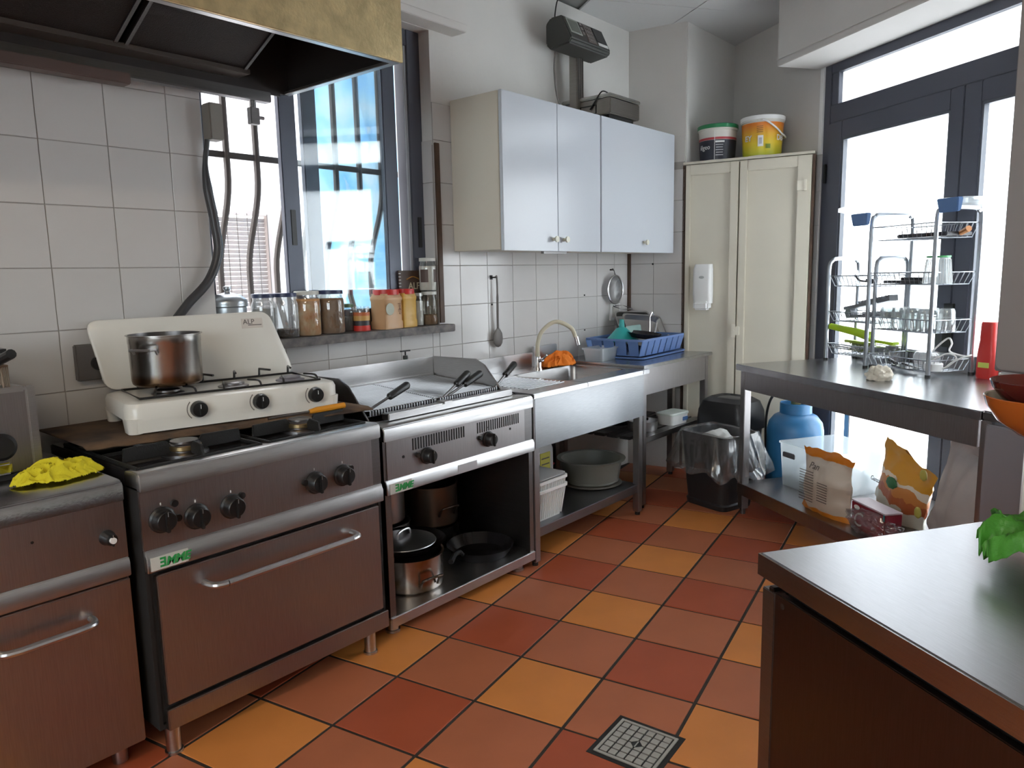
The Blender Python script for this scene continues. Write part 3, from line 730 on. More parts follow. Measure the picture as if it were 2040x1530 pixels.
for r_ in range(3): onhead(3.862, 3.885, .1 + r_ * .2, .22 + r_ * .2, .005, mat('key_grey'), 'key')
onhead(4.005, 4.115, .08, .70, .003, BLACK, 'key_strip'); onhead(4.01, 4.11, .76, .88, .003, WHITEPL, 'sticker')
MB().tube(bez([(3.76, 2.80, .40), (3.76, 2.81, .28), (3.80, 2.82, .14), (3.88, 2.83, .06), (3.93, 2.80, .02)], 8), .005, 8).build('cable', mat('cable_grey', (.16, .15, .14), .5), sc)
MB().tube(bez([(3.77, 2.81, .55), (3.79, 2.82, .62), (3.83, 2.83, .70), (3.90, 2.84, .725)], 8), .004, 8).build('cable', BLACK, sc)
MB().tube(bez([(3.975, 2.70, .07), (3.97, 2.66, .11), (3.985, 2.62, .165), (4.02, 2.60, .16), (4.03, 2.60, .15)], 8), .004, 8).build('cable', BLACK, sc)
wire = MB().tube(bez([(4.62, YW - .01, 2.58), (4.70, YW - .012, 2.62), (4.745, YW - .012, 2.56), (4.755, YW - .012, 2.44), (4.755, YW - .012, 2.375)], 8), .004, 8).build('loose_cable', mat('cable_cream', (.5, .47, .42), .6))
tag(wire, 'thin pale cable on the wall at the corner above the cabinets', 'cable')

# ------------------------------------------------------------------ things hung on the left wall
sp = thing('serving_spoon', 'large grey serving spoon hanging on the tiles above the drainer', 'spoon', (3.285, YW - .03, 0))
SPM = mat('spoon_grey', (.17, .155, .145), .5)
MB().tube(bez([(-.02, -.004, 1.43), (-.012, -.006, 1.438), (0, 0, 1.43), (.002, 0, 1.34), (0, 0, 1.18), (0, .0, 1.13)], 6), [.005] * 19 + [.007] * 12, 8).build('handle', SPM, sp)
MB().lathe([(0, -.062), (.020, -.056), (.036, -.038), (.041, -.01), (.036, .02), (.020, .042), (.006, .055), (0, .057)], (0, 0, 1.085), 20, 1, .3).build('bowl', SPM, sp)
hk = tag(MB().cyl((3.262, YW - .045, 1.432), (3.262, YW - .006, 1.432), .004, n=8).box(3.252, 3.272, YW - .010, YW - .006, 1.42, 1.445).build('wall_hook', BLACK), 'small dark hook holding the grey serving spoon', 'hook')
st = thing('strainer', 'round wire strainer hanging on the tiles near the corner', 'strainer', (4.535, YW - .05, 1.325))
MB().tube([(.098 * math.cos(t), .0, .098 * math.sin(t)) for t in [2 * PI * i / 28 for i in range(28)]], .007, 8, closed=True).build('rim', STEEL, st)
msh = MB().lathe([(.096, 0), (.085, .018), (.06, .032), (.03, .038), (0, .04)], (0, 0, 0), 28).build('mesh_bowl', glassy('mesh_veil', (.35, .35, .36), .2, .4, milk=.55, milkcol=(.35, .35, .36)), st, rot=(-PI / 2, 0, 0))
MB().tube([(0, 0, .10), (0, .012, .135), (0, .04, .14)], .004, 6).build('hook_loop', STEELDARK, st)
tag(MB().cyl((4.535, YW - .02, 1.465), (4.535, YW - .006, 1.465), .006, n=8).cyl((4.56, YW - .016, 1.467), (4.56, YW - .006, 1.467), .006, n=8).build('wall_hook', BLACK), 'pair of dark pegs above the round strainer', 'hook')
dk = thing('double_socket', 'cream wall socket with opened cover below the strainer', 'socket', (4.585, YW - .006, 1.165))
MB().box(-.065, .065, -.014, 0, -.06, .06).build('plate', WHITEPL, dk, bevel=.003)
MB().box(-.045, .045, -.02, -.014, -.04, .04).build('insert', mat('socket_grey', (.45, .43, .40), .4), dk, bevel=.002)
fl = MB(); fl.tube([(-.05, 0, 0), (.05, 0, 0), (.05, -.10, 0), (-.05, -.10, 0)], .006, 6, closed=True); fc = fl.build('flap', STEELDARK, dk, loc=(0.02, -.02, .045), rot=(.25, 0, -.3))
pegs = 0
for (x, z) in ((3.262, 1.275), (4.21, 1.297), (4.225, 1.302), (2.70, 1.01), (4.21, 1.06)):
    pegs += 1
    if x in (3.262, 2.70, 4.21): tag(MB().cyl((x, YW - .012, z), (x, YW - .006, z), .005, n=8).build('wall_plug', BLACK), 'small dark screw plug in the wall tiles', 'screw plug', 'screw plugs in the tiles')
tag(MB().cyl((0, -.012, 0), (0, -.006, 0), .007, n=8).build('wall_plug', BLACK, loc=C0 + WB * .19 + Vector((0, 0, 1.50)), rot=(0, 0, TB)), 'dark screw plug in the tiled corner return above trays', 'screw plug')
sp_ = thing('soap_bottle', 'small green pump bottle behind the grill', 'bottle', (2.535, 2.865, .868))
MB().lathe([(0, 0), (.028, 0), (.028, .13), (.022, .145), (.012, .155), (.012, .165), (0, .165)], n=18).build('bottle_body', mat('dark_green', (.012, .07, .035), .3), sp_)
MB().lathe([(0, .165), (.014, .165), (.012, .18), (.004, .182), (.004, .20), (0, .20)], n=14).box(-.03, .03, -.006, .006, .20, .207).build('pump', BLACK, sp_)

# ------------------------------------------------------------------ tall cupboard in the niche
cb = thing('tall_cupboard', 'tall cream built-in cupboard with two panelled doors', 'cupboard', (C1.x + .0, C1.y - .0, 0), TB)
CW = .835
MB().box(.004, CW, .02, .05, .03, 2.175).build('carcass', OFFW, cb)
MB().prism([(-.01, -.012), (CW + .012, -.012), (CW + .012, .05), (.55, .50), (.14, .60), (.0, .02)], 2.175, 2.192).build('top_board', OFFW, cb, bevel=.002)
def pdoor(xa, xb, z0, z1, pan):
    d_ = MB().box(xa, xb, -.002, .018, z0, z1).build('door', OFFW, cb, bevel=.002)
    m = MB(); w = .055 if xb - xa < .4 else .085
    m.box(xa, xa + w * .6, -.020, -.002, z0, z1).box(xb - w, xb, -.020, -.002, z0, z1).box(xa + w * .6, xb - w, -.020, -.002, z1 - .07, z1).box(xa + w * .6, xb - w, -.020, -.002, z0, z0 + .09)
    m.build('door_frame', OFFW, d_, bevel=.004)
    return d_
d1 = pdoor(.012, .372, .05, 2.168, 0); d2 = pdoor(.380, CW - .004, .05, 2.168, 1)
HNG = mat('hinge_cream', (.70, .66, .56), .4, .2)
MB().box(.745, .80, -.026, -.020, 1.95, 2.01).box(.79, .806, -.034, -.020, 1.945, 2.015).build('hinge', HNG, d2, bevel=.002)
lt = MB().box(.348, .376, -.034, -.020, .985, 1.075).box(.376, .402, -.030, -.020, 1.0, 1.06).cyl((.362, -.04, 1.03), (.362, -.03, 1.03), .01, n=12).build('latch', HNG, d1, bevel=.002)
MB().box(-.012, .004, -.006, .05, .03, 2.17).box(CW, CW + .014, -.004, .05, .03, 2.17).build('side_strip', WOOD, cb)
sd = thing('soap_dispenser', 'white wall soap dispenser on the left cupboard door', 'soap dispenser', C1 + WB * .155 + Vector((0, 0, 1.175)), TB)
MB().loft([[(x, -.002 - (0 if y < .005 else 0) - y, z) for x, y in rrect(-.062 * k, .062 * k, 0, t, .02)] for z, k, t in ((.045, 1, .075), (.12, 1.02, .09), (.28, 1.0, .085), (.315, .93, .06))]).build('dispenser_body', WHITEPL, sd, loc=(0, -.012, 0))
MB().box(-.052, .052, -.125, -.02, 0, .06).build('push_lever', WHITEPL, sd, bevel=.014, seg=3)
MB().lathe([(0, 0), (.018, 0), (.018, .002), (0, .002)], (0, 0, 0), 20, 1, .55).build('emblem', mat('emblem_grey', (.42, .44, .44), .4), sd, loc=(0, -.101, .225), rot=(PI / 2, 0, 0))

# buckets on the cupboard
def bucket(loc, r, hgt, lidm, lab, bands, wallm, twist=0):
    b_ = thing('bucket', lab, 'bucket', loc, twist)
    MB().lathe([(0, 0), (r * .90, 0), (r * .91, .01), (r, hgt - .025), (r * 1.05, hgt - .022), (r * 1.05, hgt)], n=36).build('pail', wallm, b_)
    MB().lathe([(r * 1.06, hgt - .012), (r * 1.075, hgt - .010), (r * 1.075, hgt + .012), (r * 1.03, hgt + .016), (r * .98, hgt + .006), (0, hgt + .006)], n=36).build('lid', lidm, b_)
    for z0, z1, m in bands:
        ra = r * (.91 + .09 * (z0 - .01) / (hgt - .035)) + .0012; rb = r * (.91 + .09 * (z1 - .01) / (hgt - .035)) + .0012
        MB().lathe([(ra - .002, z0), (ra, z0), (rb, z1), (rb - .002, z1)], n=36).build('label_band', m, b_)
    return b_
PALE = mat('pail_white', (.62, .60, .55), .4)
NAVY = mat('navy_print', (.014, .016, .03), .4)
bp1 = C1 + WB * .19 + Vector((.98, .19, 0)).normalized() * .13; bp2 = C1 + WB * .49 + Vector((.98, .19, 0)).normalized() * .13
b1 = bucket((bp1.x, bp1.y, 2.192), .128, .225, mat('lid_green', (.02, .20, .08), .35), 'dark labelled bucket with green lid on the tall cupboard', [(.005, .135, NAVY), (.137, .152, mat('band_red', (.42, .05, .06), .4))], PALE)
view = math.atan2(-bp1.y, -bp1.x)
def onpail(par, ang, z, w, hh, m, r, name='print'):
    n = 6; V_ = MB(); ro = r + .003; ri = r - .001
    pts = [ang + w / r * (i / n - .5) for i in range(n + 1)]
    for rr in (ri, ro):
        for t in pts:
            for zz in (z, z + hh): V_.v.append((rr * math.cos(t), rr * math.sin(t), zz))
    k = 2 * (n + 1)
    for i in range(n): V_.f.append((k + 2 * i, k + 2 * i + 2, k + 2 * i + 3, k + 2 * i + 1))
    return V_.build(name, m, par)
for j in range(5): onpail(b1, view + .10, .030 + j * .017, .05 - .006 * (j % 2), .006, mat('print_grey', (.4, .4, .42), .5), .1235)
onpail(b1, view + .12, .115, .06, .012, WHITEPL, .126); onpail(b1, view - .16, .005, .003, .19, WHITEPL, .1245)
text('lettering', 'ilgeo', .045, WHITEPL, b1, (.124 * math.cos(view - .72) - .0, .124 * math.sin(view - .72), .075), (PI / 2, 0, view - .72 + PI / 2), align='CENTER')
YEL = mat('yellow_label', (.72, .52, .03), .4)
nt = YEL.node_tree; p = nt.nodes['Principled BSDF']; tc = nt.nodes.new('ShaderNodeTexCoord'); sx = nt.nodes.new('ShaderNodeSeparateXYZ'); rp = nt.nodes.new('ShaderNodeValToRGB')
mr = nt.nodes.new('ShaderNodeMapRange'); mr.inputs[1].default_value = .01; mr.inputs[2].default_value = .20
nt.links.new(tc.outputs['Object'], sx.inputs[0]); nt.links.new(sx.outputs['Z'], mr.inputs[0]); nt.links.new(mr.outputs[0], rp.inputs[0]); nt.links.new(rp.outputs[0], p.inputs['Base Color'])
rp.color_ramp.elements[0].color = (.50, .52, .03, 1); rp.color_ramp.elements[1].color = (.66, .19, .02, 1)
e2 = rp.color_ramp.elements.new(.4); e2.color = (.75, .55, .03, 1)      # printed label: green-yellow to orange
b2 = bucket((bp2.x, bp2.y, 2.192), .135, .245, WHITEPL, 'yellow and orange bucket with white lid on the tall cupboard', [(.006, .215, YEL)], PALE)
view2 = math.atan2(-bp2.y, -bp2.x)
onpail(b2, view2 - .08, .06, .035, .07, WHITEPL, .133); onpail(b2, view2 - .08, .075, .018, .04, mat('print_grey'), .135)
for j in range(4): onpail(b2, view2 - .12, .15 + j * .012, .04, .004, mat('print_brown', (.22, .09, .02), .5), .134)
onpail(b2, view2 + .28, .045, .03, .028, mat('print_olive', (.16, .22, .02), .5), .133)
text('lettering', 'EY', .05, WHITEPL, b2, (.134 * math.cos(view2 - .72), .134 * math.sin(view2 - .72), .10), (PI / 2, 0, view2 - .72 + PI / 2), align='CENTER', bold=.001)
text('lettering', 'D8', .05, WHITEPL, b2, (.134 * math.cos(view2 + .95), .134 * math.sin(view2 + .95), .10), (PI / 2, 0, view2 + .95 + PI / 2), align='CENTER', bold=.001)
hp = [(.148 * math.cos(view2 + t), .148 * math.sin(view2 + t), z) for t, z in ((.0, .225), (.2, .215), (.45, .19), (.7, .165), (.95, .14), (1.2, .13), (1.6, .125), (2.1, .14), (2.7, .20), (3.0, .225))]
MB().tube(bez(hp, 5), .006, 8).build('bail_handle', WHITEPL, b2)

# ------------------------------------------------------------------ the long table by the door (local x = -s, y = d)
rt_ = thing('long_table', 'long stainless table with lower shelf in front of the glazed door', 'table', O, TD)
S0, S1, D0, D1, ZT = .375, 2.02, .03, .84, .90
MB().box(-S1, -S0, D0, D1, ZT - .036, ZT).build('tabletop', STEELTOP, rt_, bevel=.003)
MB().box(-S1, -S0, D0 - .012, D0, ZT - .03, ZT + .09).build('upstand', STEEL, rt_, bevel=.002)
MB().box(-S1 + .02, -S0 - .06, D1 - .03, D1 - .014, .755, ZT - .036).box(-S0 - .035, -S0 - .02, D0 + .05, D1 - .05, .755, ZT - .036).build('apron', STEELF, rt_, bevel=.002)
for s_, d_ in ((S0 + .035, D1 - .012), (S0 + .035, D0 + .06), (S1 - .01, D1 - .012), (S1 - .01, D0 + .06)):
    lg = MB().box(-s_ - .045, -s_, d_ - .045, d_, .035, ZT - .036).build('leg', STEELF, rt_, bevel=.003); MB().cyl((-s_ - .022, d_ - .022, 0), (-s_ - .022, d_ - .022, .036), .016, n=14).build('foot', STEELDARK, lg)
MB().box(-S1, -S0 - .03, D0 + .02, D1 - .01, .17, .19).box(-S1, -S0 - .03, D1 - .016, D1 - .008, .12, .19).build('shelf', STEELF, rt_, bevel=.002)

def inD(s, d, z): return D(s, d, z)
def dthing(name, lab, cat, s, d, z, rz=0, group=None): return thing(name, lab, cat, D(s, d, z), TD + rz, group)

# dish racks: two end frames and wire shelves
def wirebasket(m, xa, xb, ya, yb, z, hgt, step=.028, flare=.02):
    m.tube([(xa, ya, z), (xb, ya, z), (xb, yb, z), (xa, yb, z)], .0028, 6, closed=True)
    m.tube([(xa - flare, ya - flare, z + hgt), (xb + flare, ya - flare, z + hgt), (xb + flare, yb + flare, z + hgt), (xa - flare, yb + flare, z + hgt)], .0032, 6, closed=True)
    n = int((xb - xa) / step)
    for i in range(n + 1):
        x = xa + (xb - xa) * i / n; xo = x + flare * (2 * i / n - 1)
        m.tube([(xo, ya - flare, z + hgt), (x, ya, z), (x, yb, z), (xo, yb + flare, z + hgt)], .0019, 4)
    n = int((yb - ya) / step)
    for i in range(n + 1):
        y = ya + (yb - ya) * i / n; yo = y + flare * (2 * i / n - 1)
        m.tube([(xa - flare, yo, z + hgt), (xa, y, z)], .0019, 4); m.tube([(xb, y, z), (xb + flare, yo, z + hgt)], .0019, 4)
    for i in (1, 2, 3):
        y = ya + (yb - ya) * i / 4; m.tube([(xa, y, z), (xb, y, z)], .002, 4)
    return m
def rack(name, lab, s0_, s1_, d0_, d1_, top, levels, r=.011):
    t = thing(name, lab, 'dish rack', D(0, 0, ZT), TD)
    for s_ in (s0_, s1_):
        x = -s_
        P = bez([(x, d1_, 0), (x, d1_, top * .5), (x, d1_, top - .06), (x, d1_ - .02, top - .012), (x, d1_ - .055, top), (x, d0_ + .055, top), (x, d0_ + .02, top - .012), (x, d0_, top - .06), (x, d0_, top * .5), (x, d0_, 0)], 6)
        e_ = MB().tube(P, r, 10).build('end_frame', WIRE, t)
        for dd in (d0_, d1_): MB().cyl((x, dd, 0), (x, dd, .012), r * 1.25, n=12).build('foot_cap', BLACK, e_)
    for z, hh in levels: wirebasket(MB(), -s1_ + .025, -s0_ - .025, d0_ + .025, d1_ - .025, z, hh).build('wire_shelf', WIRE, t)
    return t
R1 = rack('dish_rack', 'tall chrome wire dish rack with glasses and a plastic lid on top', .825, 1.25, .05, .32, .825, [(.685, .07), (.455, .06), (.215, .065), (.02, .06)])
R2 = rack('dish_rack', 'lower chrome wire dish rack against the door, lime spatula inside', .425, .80, .045, .255, .60, [(.44, .06), (.235, .055), (.04, .06)])

# plastic container lying upside down on the tall rack, blue clips
bxo = dthing('storage_box_lid', 'large clear plastic lid with blue clips on the tall rack', 'plastic lid', 1.04, .19, ZT + .838)
rr = lambda g_, z: [(x, y, z) for x, y in rrect(-.44 + g_, .43 - g_, -.17 + g_, .20 - g_, .05)]
MB().loft([rr(.02, -.006), rr(0, 0), rr(0, .022), rr(.015, .03), rr(.05, .032), rr(.055, .02), rr(.2, .02)], cap0=False).build('lid_shell', CLEARPL, bxo, rot=(0, -.03, 0))
for x, z in ((.20, -.07), (-.36, -.045)):
    MB().loft([[(x - .055, .205, z), (x + .055, .205, z), (x + .05, .225, z - .005), (x - .05, .225, z - .005)], [(x - .065, .205, z + .06), (x + .065, .205, z + .06), (x + .06, .235, z + .06), (x - .06, .235, z + .06)]]).build('clip', BLUEC, bxo, bevel=.004)

# things in the racks
GL = mat('dark_lid', (.02, .021, .026), .35)
pn = dthing('chopping_tray', 'flat dark tray lying in the top basket of the tall rack', 'tray', 1.08, .17, ZT + .692, .05)
MB().box(-.16, .14, -.08, .09, 0, .02).build('tray_plate', GL, pn, bevel=.004); MB().tube([(-.16, .0, .012), (-.22, .02, .03)], [.012, .015], 10).build('grip', mat('orange_wood', (.42, .17, .05), .5), pn)
pn = dthing('baking_sheet', 'dark thin baking sheet in the middle basket of the tall rack', 'tray', .985, .17, ZT + .460, -.05)
MB().box(-.13, .13, -.09, .09, 0, .014).box(-.10, .05, -.05, .05, .014, .03).build('sheet_plate', GL, pn, bevel=.003)
MB().tube([(-.13, .0, .01), (-.165, .0, .012)], .008).build('grip', GL, pn)
# cutlery cup
cc = dthing('cutlery_cup', 'small ribbed white drainer cup with green rim, upside down', 'cup', 1.195, .24, ZT + .459)
MB().lathe([(.062, 0), (.066, 0), (.052, .125), (.048, .13), (0, .13)], n=30).build('cup_wall', CLEARPL, cc)
rb = MB()
for i in range(30):
    t = 2 * PI * i / 30; rb.tube([(.066 * math.cos(t), .066 * math.sin(t), .005), (.054 * math.cos(t), .054 * math.sin(t), .12)], .0018, 4)
rb.build('ribs', WHITEPL, cc); MB().lathe([(.045, .128), (.054, .128), (.054, .137), (.045, .137)], n=24).build('rim_ring', mat('ring_green', (.06, .30, .10), .4), cc)
# glasses upside down
def tumbler():
    g_ = bpy.data.objects.new('drinking_glass', None); C.objects.link(g_); g_.empty_display_size = .03
    MB().lathe([(.040, 0), (.0415, 0), (.036, .10), (.031, .115), (0, .115), (0, .106), (.029, .104), (.0345, .096), (.040, .001)], n=20).build('glass_wall', CLEAR, g_)
    MB().lathe([(.0345, .094), (.0365, .090), (.032, .108), (.025, .114)], n=20).build('thick_base', glassy('thick_glass', (.8, .83, .84), .3, .05, milk=.15), g_)
    return g_
g0 = tumbler(); first = True
GLB = 'clear drinking glass standing upside down on the tall rack'
for i, (s_, d_) in enumerate(((.885, .245), (.972, .25), (1.058, .245), (1.144, .25), (1.195, .165), (.928, .16), (1.015, .16), (1.10, .162))):
    o = g0 if first else None
    if first: g0.location = D(s_, d_, ZT + .219); first = False; tag(g0, GLB, 'glass', 'glasses on the tall rack')
    else: dup(g0, D(s_, d_, ZT + .219))
pl = dthing('glass_bowl', 'clear glass bowl tipped on edge in the top of the lower rack', 'bowl', .72, .12, ZT + .455)
MB().lathe([(0, 0), (.03, .002), (.06, .02), (.078, .055), (.08, .06), (.076, .055), (.058, .024), (.03, .007), (0, .005)], n=28).build('bowl_wall', glassy('bowl_glass', (.92, .95, .97), .2, .05, milk=.35, milkcol=(.8, .85, .88)), pl, rot=(1.2, 0, .2), loc=(0, .02, .075))
gr_ = dthing('grater', 'white plastic grater box in the top of the lower rack', 'grater', .49, .16, ZT + .446)
MB().loft([[(-.05, -.04, 0), (.05, -.04, 0), (.05, .04, 0), (-.05, .04, 0)], [(-.035, -.03, .085), (.035, -.03, .085), (.035, .03, .085), (-.035, .03, .085)]]).build('grater_body', CLEARPL, gr_, bevel=.004)
lp = dthing('black_ladle', 'black plastic ladle in the top of the lower rack', 'ladle', .60, .17, ZT + .452)
MB().tube(bez([(-.11, .03, .01), (-.04, 0, .015), (.03, -.01, .02), (.07, -.01, .05)], 6), .006, 8).build('handle', BLACK, lp); MB().lathe([(0, 0), (.02, .004), (.032, .02), (.034, .03), (.03, .02), (0, .004)], (-.11, .03, 0), 18).build('cup', BLACK, lp)
tg = dthing('serving_tongs', 'grey toothed serving tongs across the lower rack', 'tongs', .62, .17, ZT + .26, -.15)
TG = mat('tong_grey', (.16, .17, .19), .45)
for k, zz in ((-1, .0), (1, .06)):
    m = MB().box(-.30, .13, k * .01 - .026, k * .01 + .026, zz, zz + .018)
    for i in range(10): m.box(-.30 + i * .03, -.287 + i * .03, k * .01 - .026, k * .01 + .026, zz + .018, zz + .032)
    m.build('arm', TG, tg, rot=(0, .16 if k > 0 else .05, 0))
MB().cyl((.12, -.02, .02), (.12, .02, .02), .03, n=16).build('spring', TG, tg)
for i in range(4):
    cu_o = dthing('steel_ladle', 'steel utensil lying in the lower basket of the low rack', 'utensil', .50 + .06 * i, .14 + .02 * (i % 3), ZT + .05 + .012 * i, .2 - .12 * i, 'utensils in the low rack')
    MB().tube(bez([(.14, .02, .02), (0, 0, .012), (-.12, -.02, .012)], 6), .005, 8).build('handle', STEEL, cu_o)
    MB().lathe([(0, 0), (.02, .003), (.034, .018), (.036, .028), (.03, .018), (0, .006)], (-.14, -.02, .0), 18, 1.2, .8).build('cup', STEEL, cu_o)
LIME = mat('lime_plastic', (.42, .62, .01), .35)
ls = dthing('lime_spatula', 'lime green spatula lying across the low rack', 'spatula', .62, .20, ZT + .155, .12)
MB().tube([(.20, 0, .045), (.0, 0, .02), (-.10, 0, .0)], [.018, .024, .03], 12).build('handle', LIME, ls); MB().box(-.26, -.09, -.03, .03, -.018, -.002).build('blade', LIME, ls, bevel=.004, rot=(0, -.06, 0))
lb = dthing('lime_brush', 'lime green bristly brush under the spatula in the low rack', 'brush', .60, .15, ZT + .06, -.1)
MB().box(-.10, .14, -.025, .025, .045, .06).build('brush_back', mat('lime_dull', (.26, .34, .03), .5), lb, bevel=.005)
br = MB()
for i in range(60): br.tube([(-.09 + .2 * random.random(), random.uniform(-.02, .02), .045), (-.09 + .2 * random.random(), random.uniform(-.03, .03), .0)], .0015, 3)
o = br.build('bristles', mat('bristle_olive', (.22, .25, .10), .7), lb); o['kind'] = 'stuff'
kn = dthing('kitchen_knife', 'broad steel cleaver blade lying flat under the tall rack', 'knife', .98, .23, ZT + .026, -.42)
MB().prism([(-.16, -.03), (.06, -.03), (.07, 0), (.06, .035), (-.16, .03)], 0, .003).build('blade', CHROME, kn); MB().box(-.165, .065, -.034, -.028, -.001, .008).build('spine', BLACK, kn); MB().tube([(.06, 0, .004), (.16, 0, .012)], .009, 10).build('handle', BLACK, kn)
jr = dthing('glass_jar', 'wide clear jar lying inside the foot of the tall rack', 'jar', 1.14, .22, ZT + .022)
MB().lathe([(.058, 0), (.062, .005), (.062, .075), (.05, .092), (0, .098)], n=26).build('jar_wall', glassy('jar_plastic', (.94, .96, .97), .25, .08, milk=.22), jr)
hg = dthing('white_hanger', 'white coated wire holder lying inside the tall rack', 'wire holder', 1.2, .19, ZT + .03)
MB().tube(bez([(.05, .06, 0), (.07, .0, .07), (.02, -.05, .15), (-.02, -.04, .13), (-.03, -.02, .09), (-.10, -.05, .07), (-.16, -.01, .085), (-.12, .03, .06), (-.05, .04, .01), (.03, .05, .02)], 6), .0045, 8).build('wire_loop', WHITEPL, hg)
MB().tube(bez([(.05, .05, .02), (-.03, .0, .08), (-.06, -.03, .06), (-.04, .0, .02)], 6), .004, 8).build('wire_arm', WHITEPL, hg)
wl_ = MB().lathe([(0, 0), (.04, 0), (.042, .035), (.038, .04), (0, .04)], n=20).build('white_tub', WHITEPL, loc=D(1.215, .25, ZT + .026)); tag(wl_, 'small white plastic tub at the foot of the tall rack', 'tub')
# sauce bottle
kb = dthing('sauce_bottle', 'red plastic bottle with yellow label beside the dish rack', 'bottle', 1.385, .10, ZT)
MB().loft([[(x, y, z) for x, y in rrect(-w, w, -t, t, min(w, t) * .8)] for z, w, t in ((0, .042, .03), (.01, .046, .033), (.11, .046, .033), (.16, .041, .030), (.19, .037, .028), (.20, .038, .029), (.265, .036, .028), (.275, .032, .026))]).build('bottle_body', RED, kb, rot=(0, 0, .2))
MB().box(-.025, .025, .028, .036, .055, .08).build('label', mat('label_yellow', (.55, .60, .12), .5), kb, rot=(0, 0, .2))
rg_ = blob('dish_rag', mat('rag_cream', (.70, .64, .54), .9, bump=.4, bscale=90), None, (0, 0, 0), (.075, .06, .05), 3, .35, 2.2, 4, .5, .2); rg_.location = D(1.215, .575, ZT); tag(rg_, 'crumpled cream dish rag on the long table by the rack', 'cloth')
# ------------------------------------------------------------------ under and beside the long table
tubz = .19
tu = dthing('storage_tub', 'clear plastic tub with handle holes on the lower shelf', 'plastic tub', .70, .46, tubz, .04)
ro = lambda k, z: [(x, y, z) for x, y in rrect(-.20 * k, .20 * k, -.26 * k, .16 * k, .03)]
MB().loft([ro(.92, .0), ro(1, .25), ro(1.03, .25), ro(1.03, .258), ro(.985, .258), ro(.91, .006)]).build('tub_wall', CLEARPL, tu)
MB().box(.055, .155, .150, .1645, .175, .205).build('handle_slot', mat('slot_dark', (.10, .10, .11), .5), tu, bevel=.004)
MB().box(-.16, .16, -.2, .1, .01, .12).build('contents', mat('white_bags', (.70, .78, .80), .6, bump=.6, bscale=14), tu, bevel=.03, seg=3)

gb = thing('gas_bottle', 'blue gas bottle standing behind the long table leg', 'gas bottle', (*D(.25, .32)[:2], 0))
BLUE = mat('bottle_blue', (.035, .17, .36), .38, var=.2, vscale=6)
MB().lathe([(0, 0), (.14, 0), (.15, .03), (.165, .06), (.17, .10), (.17, .44), (.16, .49), (.13, .53), (.085, .555), (0, .56)], n=36).build('cylinder_body', BLUE, gb)
MB().lathe([(.092, .545), (.096, .545), (.096, .61), (.092, .615), (.088, .61), (.088, .545)], n=28).build('collar', BLUE, gb)
MB().lathe([(0, .55), (.02, .55), (.02, .60), (.03, .605), (.03, .625), (0, .625)], n=14).build('valve', mat('brass_old', (.35, .27, .12), .4, 1), gb)
MB().tube(bez([(0.02, 0, .61), (.08, .06, .64), (.12, .14, .66), (.10, .20, .60), (.08, .22, .45), (.05, .2, .2)], 8), .008, 8).build('hose', BLACK, gb)

bpl = mat('bin_black', (.020, .020, .022), .4)
rb_ = lambda kx, ky, z: [(x, y, z) for x, y in rrect(-.16 * kx, .16 * kx, -.20 * ky, .20 * ky, .05)]
b2n = thing('swing_bin', 'black bin with domed swing lid against the tall cupboard', 'bin', (4.66, 2.045, 0), math.radians(-10))
MB().loft([rb_(.80, .74, 0), rb_(.92, .84, .42), rb_(.90, .82, .42), rb_(.78, .72, .02)]).build('bin_body', bpl, b2n)
lid = MB().loft([rb_(.98, .90, .41), rb_(.98, .90, .47), rb_(.95, .87, .53), rb_(.82, .78, .59), rb_(.60, .60, .615), rb_(.5, .5, .60)], cap0=False).build('swing_lid', bpl, b2n)
MB().loft([rb_(.46, .46, .601), rb_(.40, .40, .608)]).build('flap', mat('flap_grey', (.06, .06, .065), .35), lid)
bn = thing('open_bin', 'open black bin lined with a clear bag beside the long table', 'bin', (4.27, 1.945, 0), math.radians(-16))
MB().loft([rb_(.86, .80, 0), rb_(.88, .82, .03), rb_(.84, .78, .04), rb_(1, .95, .46), rb_(.97, .92, .46), rb_(.82, .76, .05)]).build('bin_body', bpl, bn)
# bin liner folded over the rim
bm_ = MB(); n = 110; rings = []
for r_, z, amp in ((.90, .36, .0), (.95, .455, .0), (1.03, .47, .02), (1.12, .44, .04), (1.22, .36, .07), (1.30, .28, .10), (1.33, .23, .13), (1.2, .20, .10), (1.05, .24, .04)):
    ring = []
    for i in range(n):
        a = 2 * PI * i / n; ca, sa_ = math.cos(a), math.sin(a)
        k = 1 / max(abs(ca), abs(sa_)) ** .75
        w = 1 + amp * (noise.noise((ca * 3, sa_ * 3, z * 6)) * 1.6 + .5 * noise.noise((ca * 11, sa_ * 11, z * 4)) + .25 * math.sin(a * 13 + z * 20))
        ring.append((.155 * r_ * k * ca * w, .195 * r_ * k * sa_ * w, z + amp * .55 * noise.noise((ca * 2.5, sa_ * 2.5, 4))))
    rings.append(ring)
bm_.loft(rings, cap0=False, cap1=False).build('bin_liner', FILM, bn)
blob('rubbish', mat('paper_white', (.6, .6, .58), .8), bn, (-.02, .0, .33), (.09, .12, .10), 5, .4, 2.5, 3)

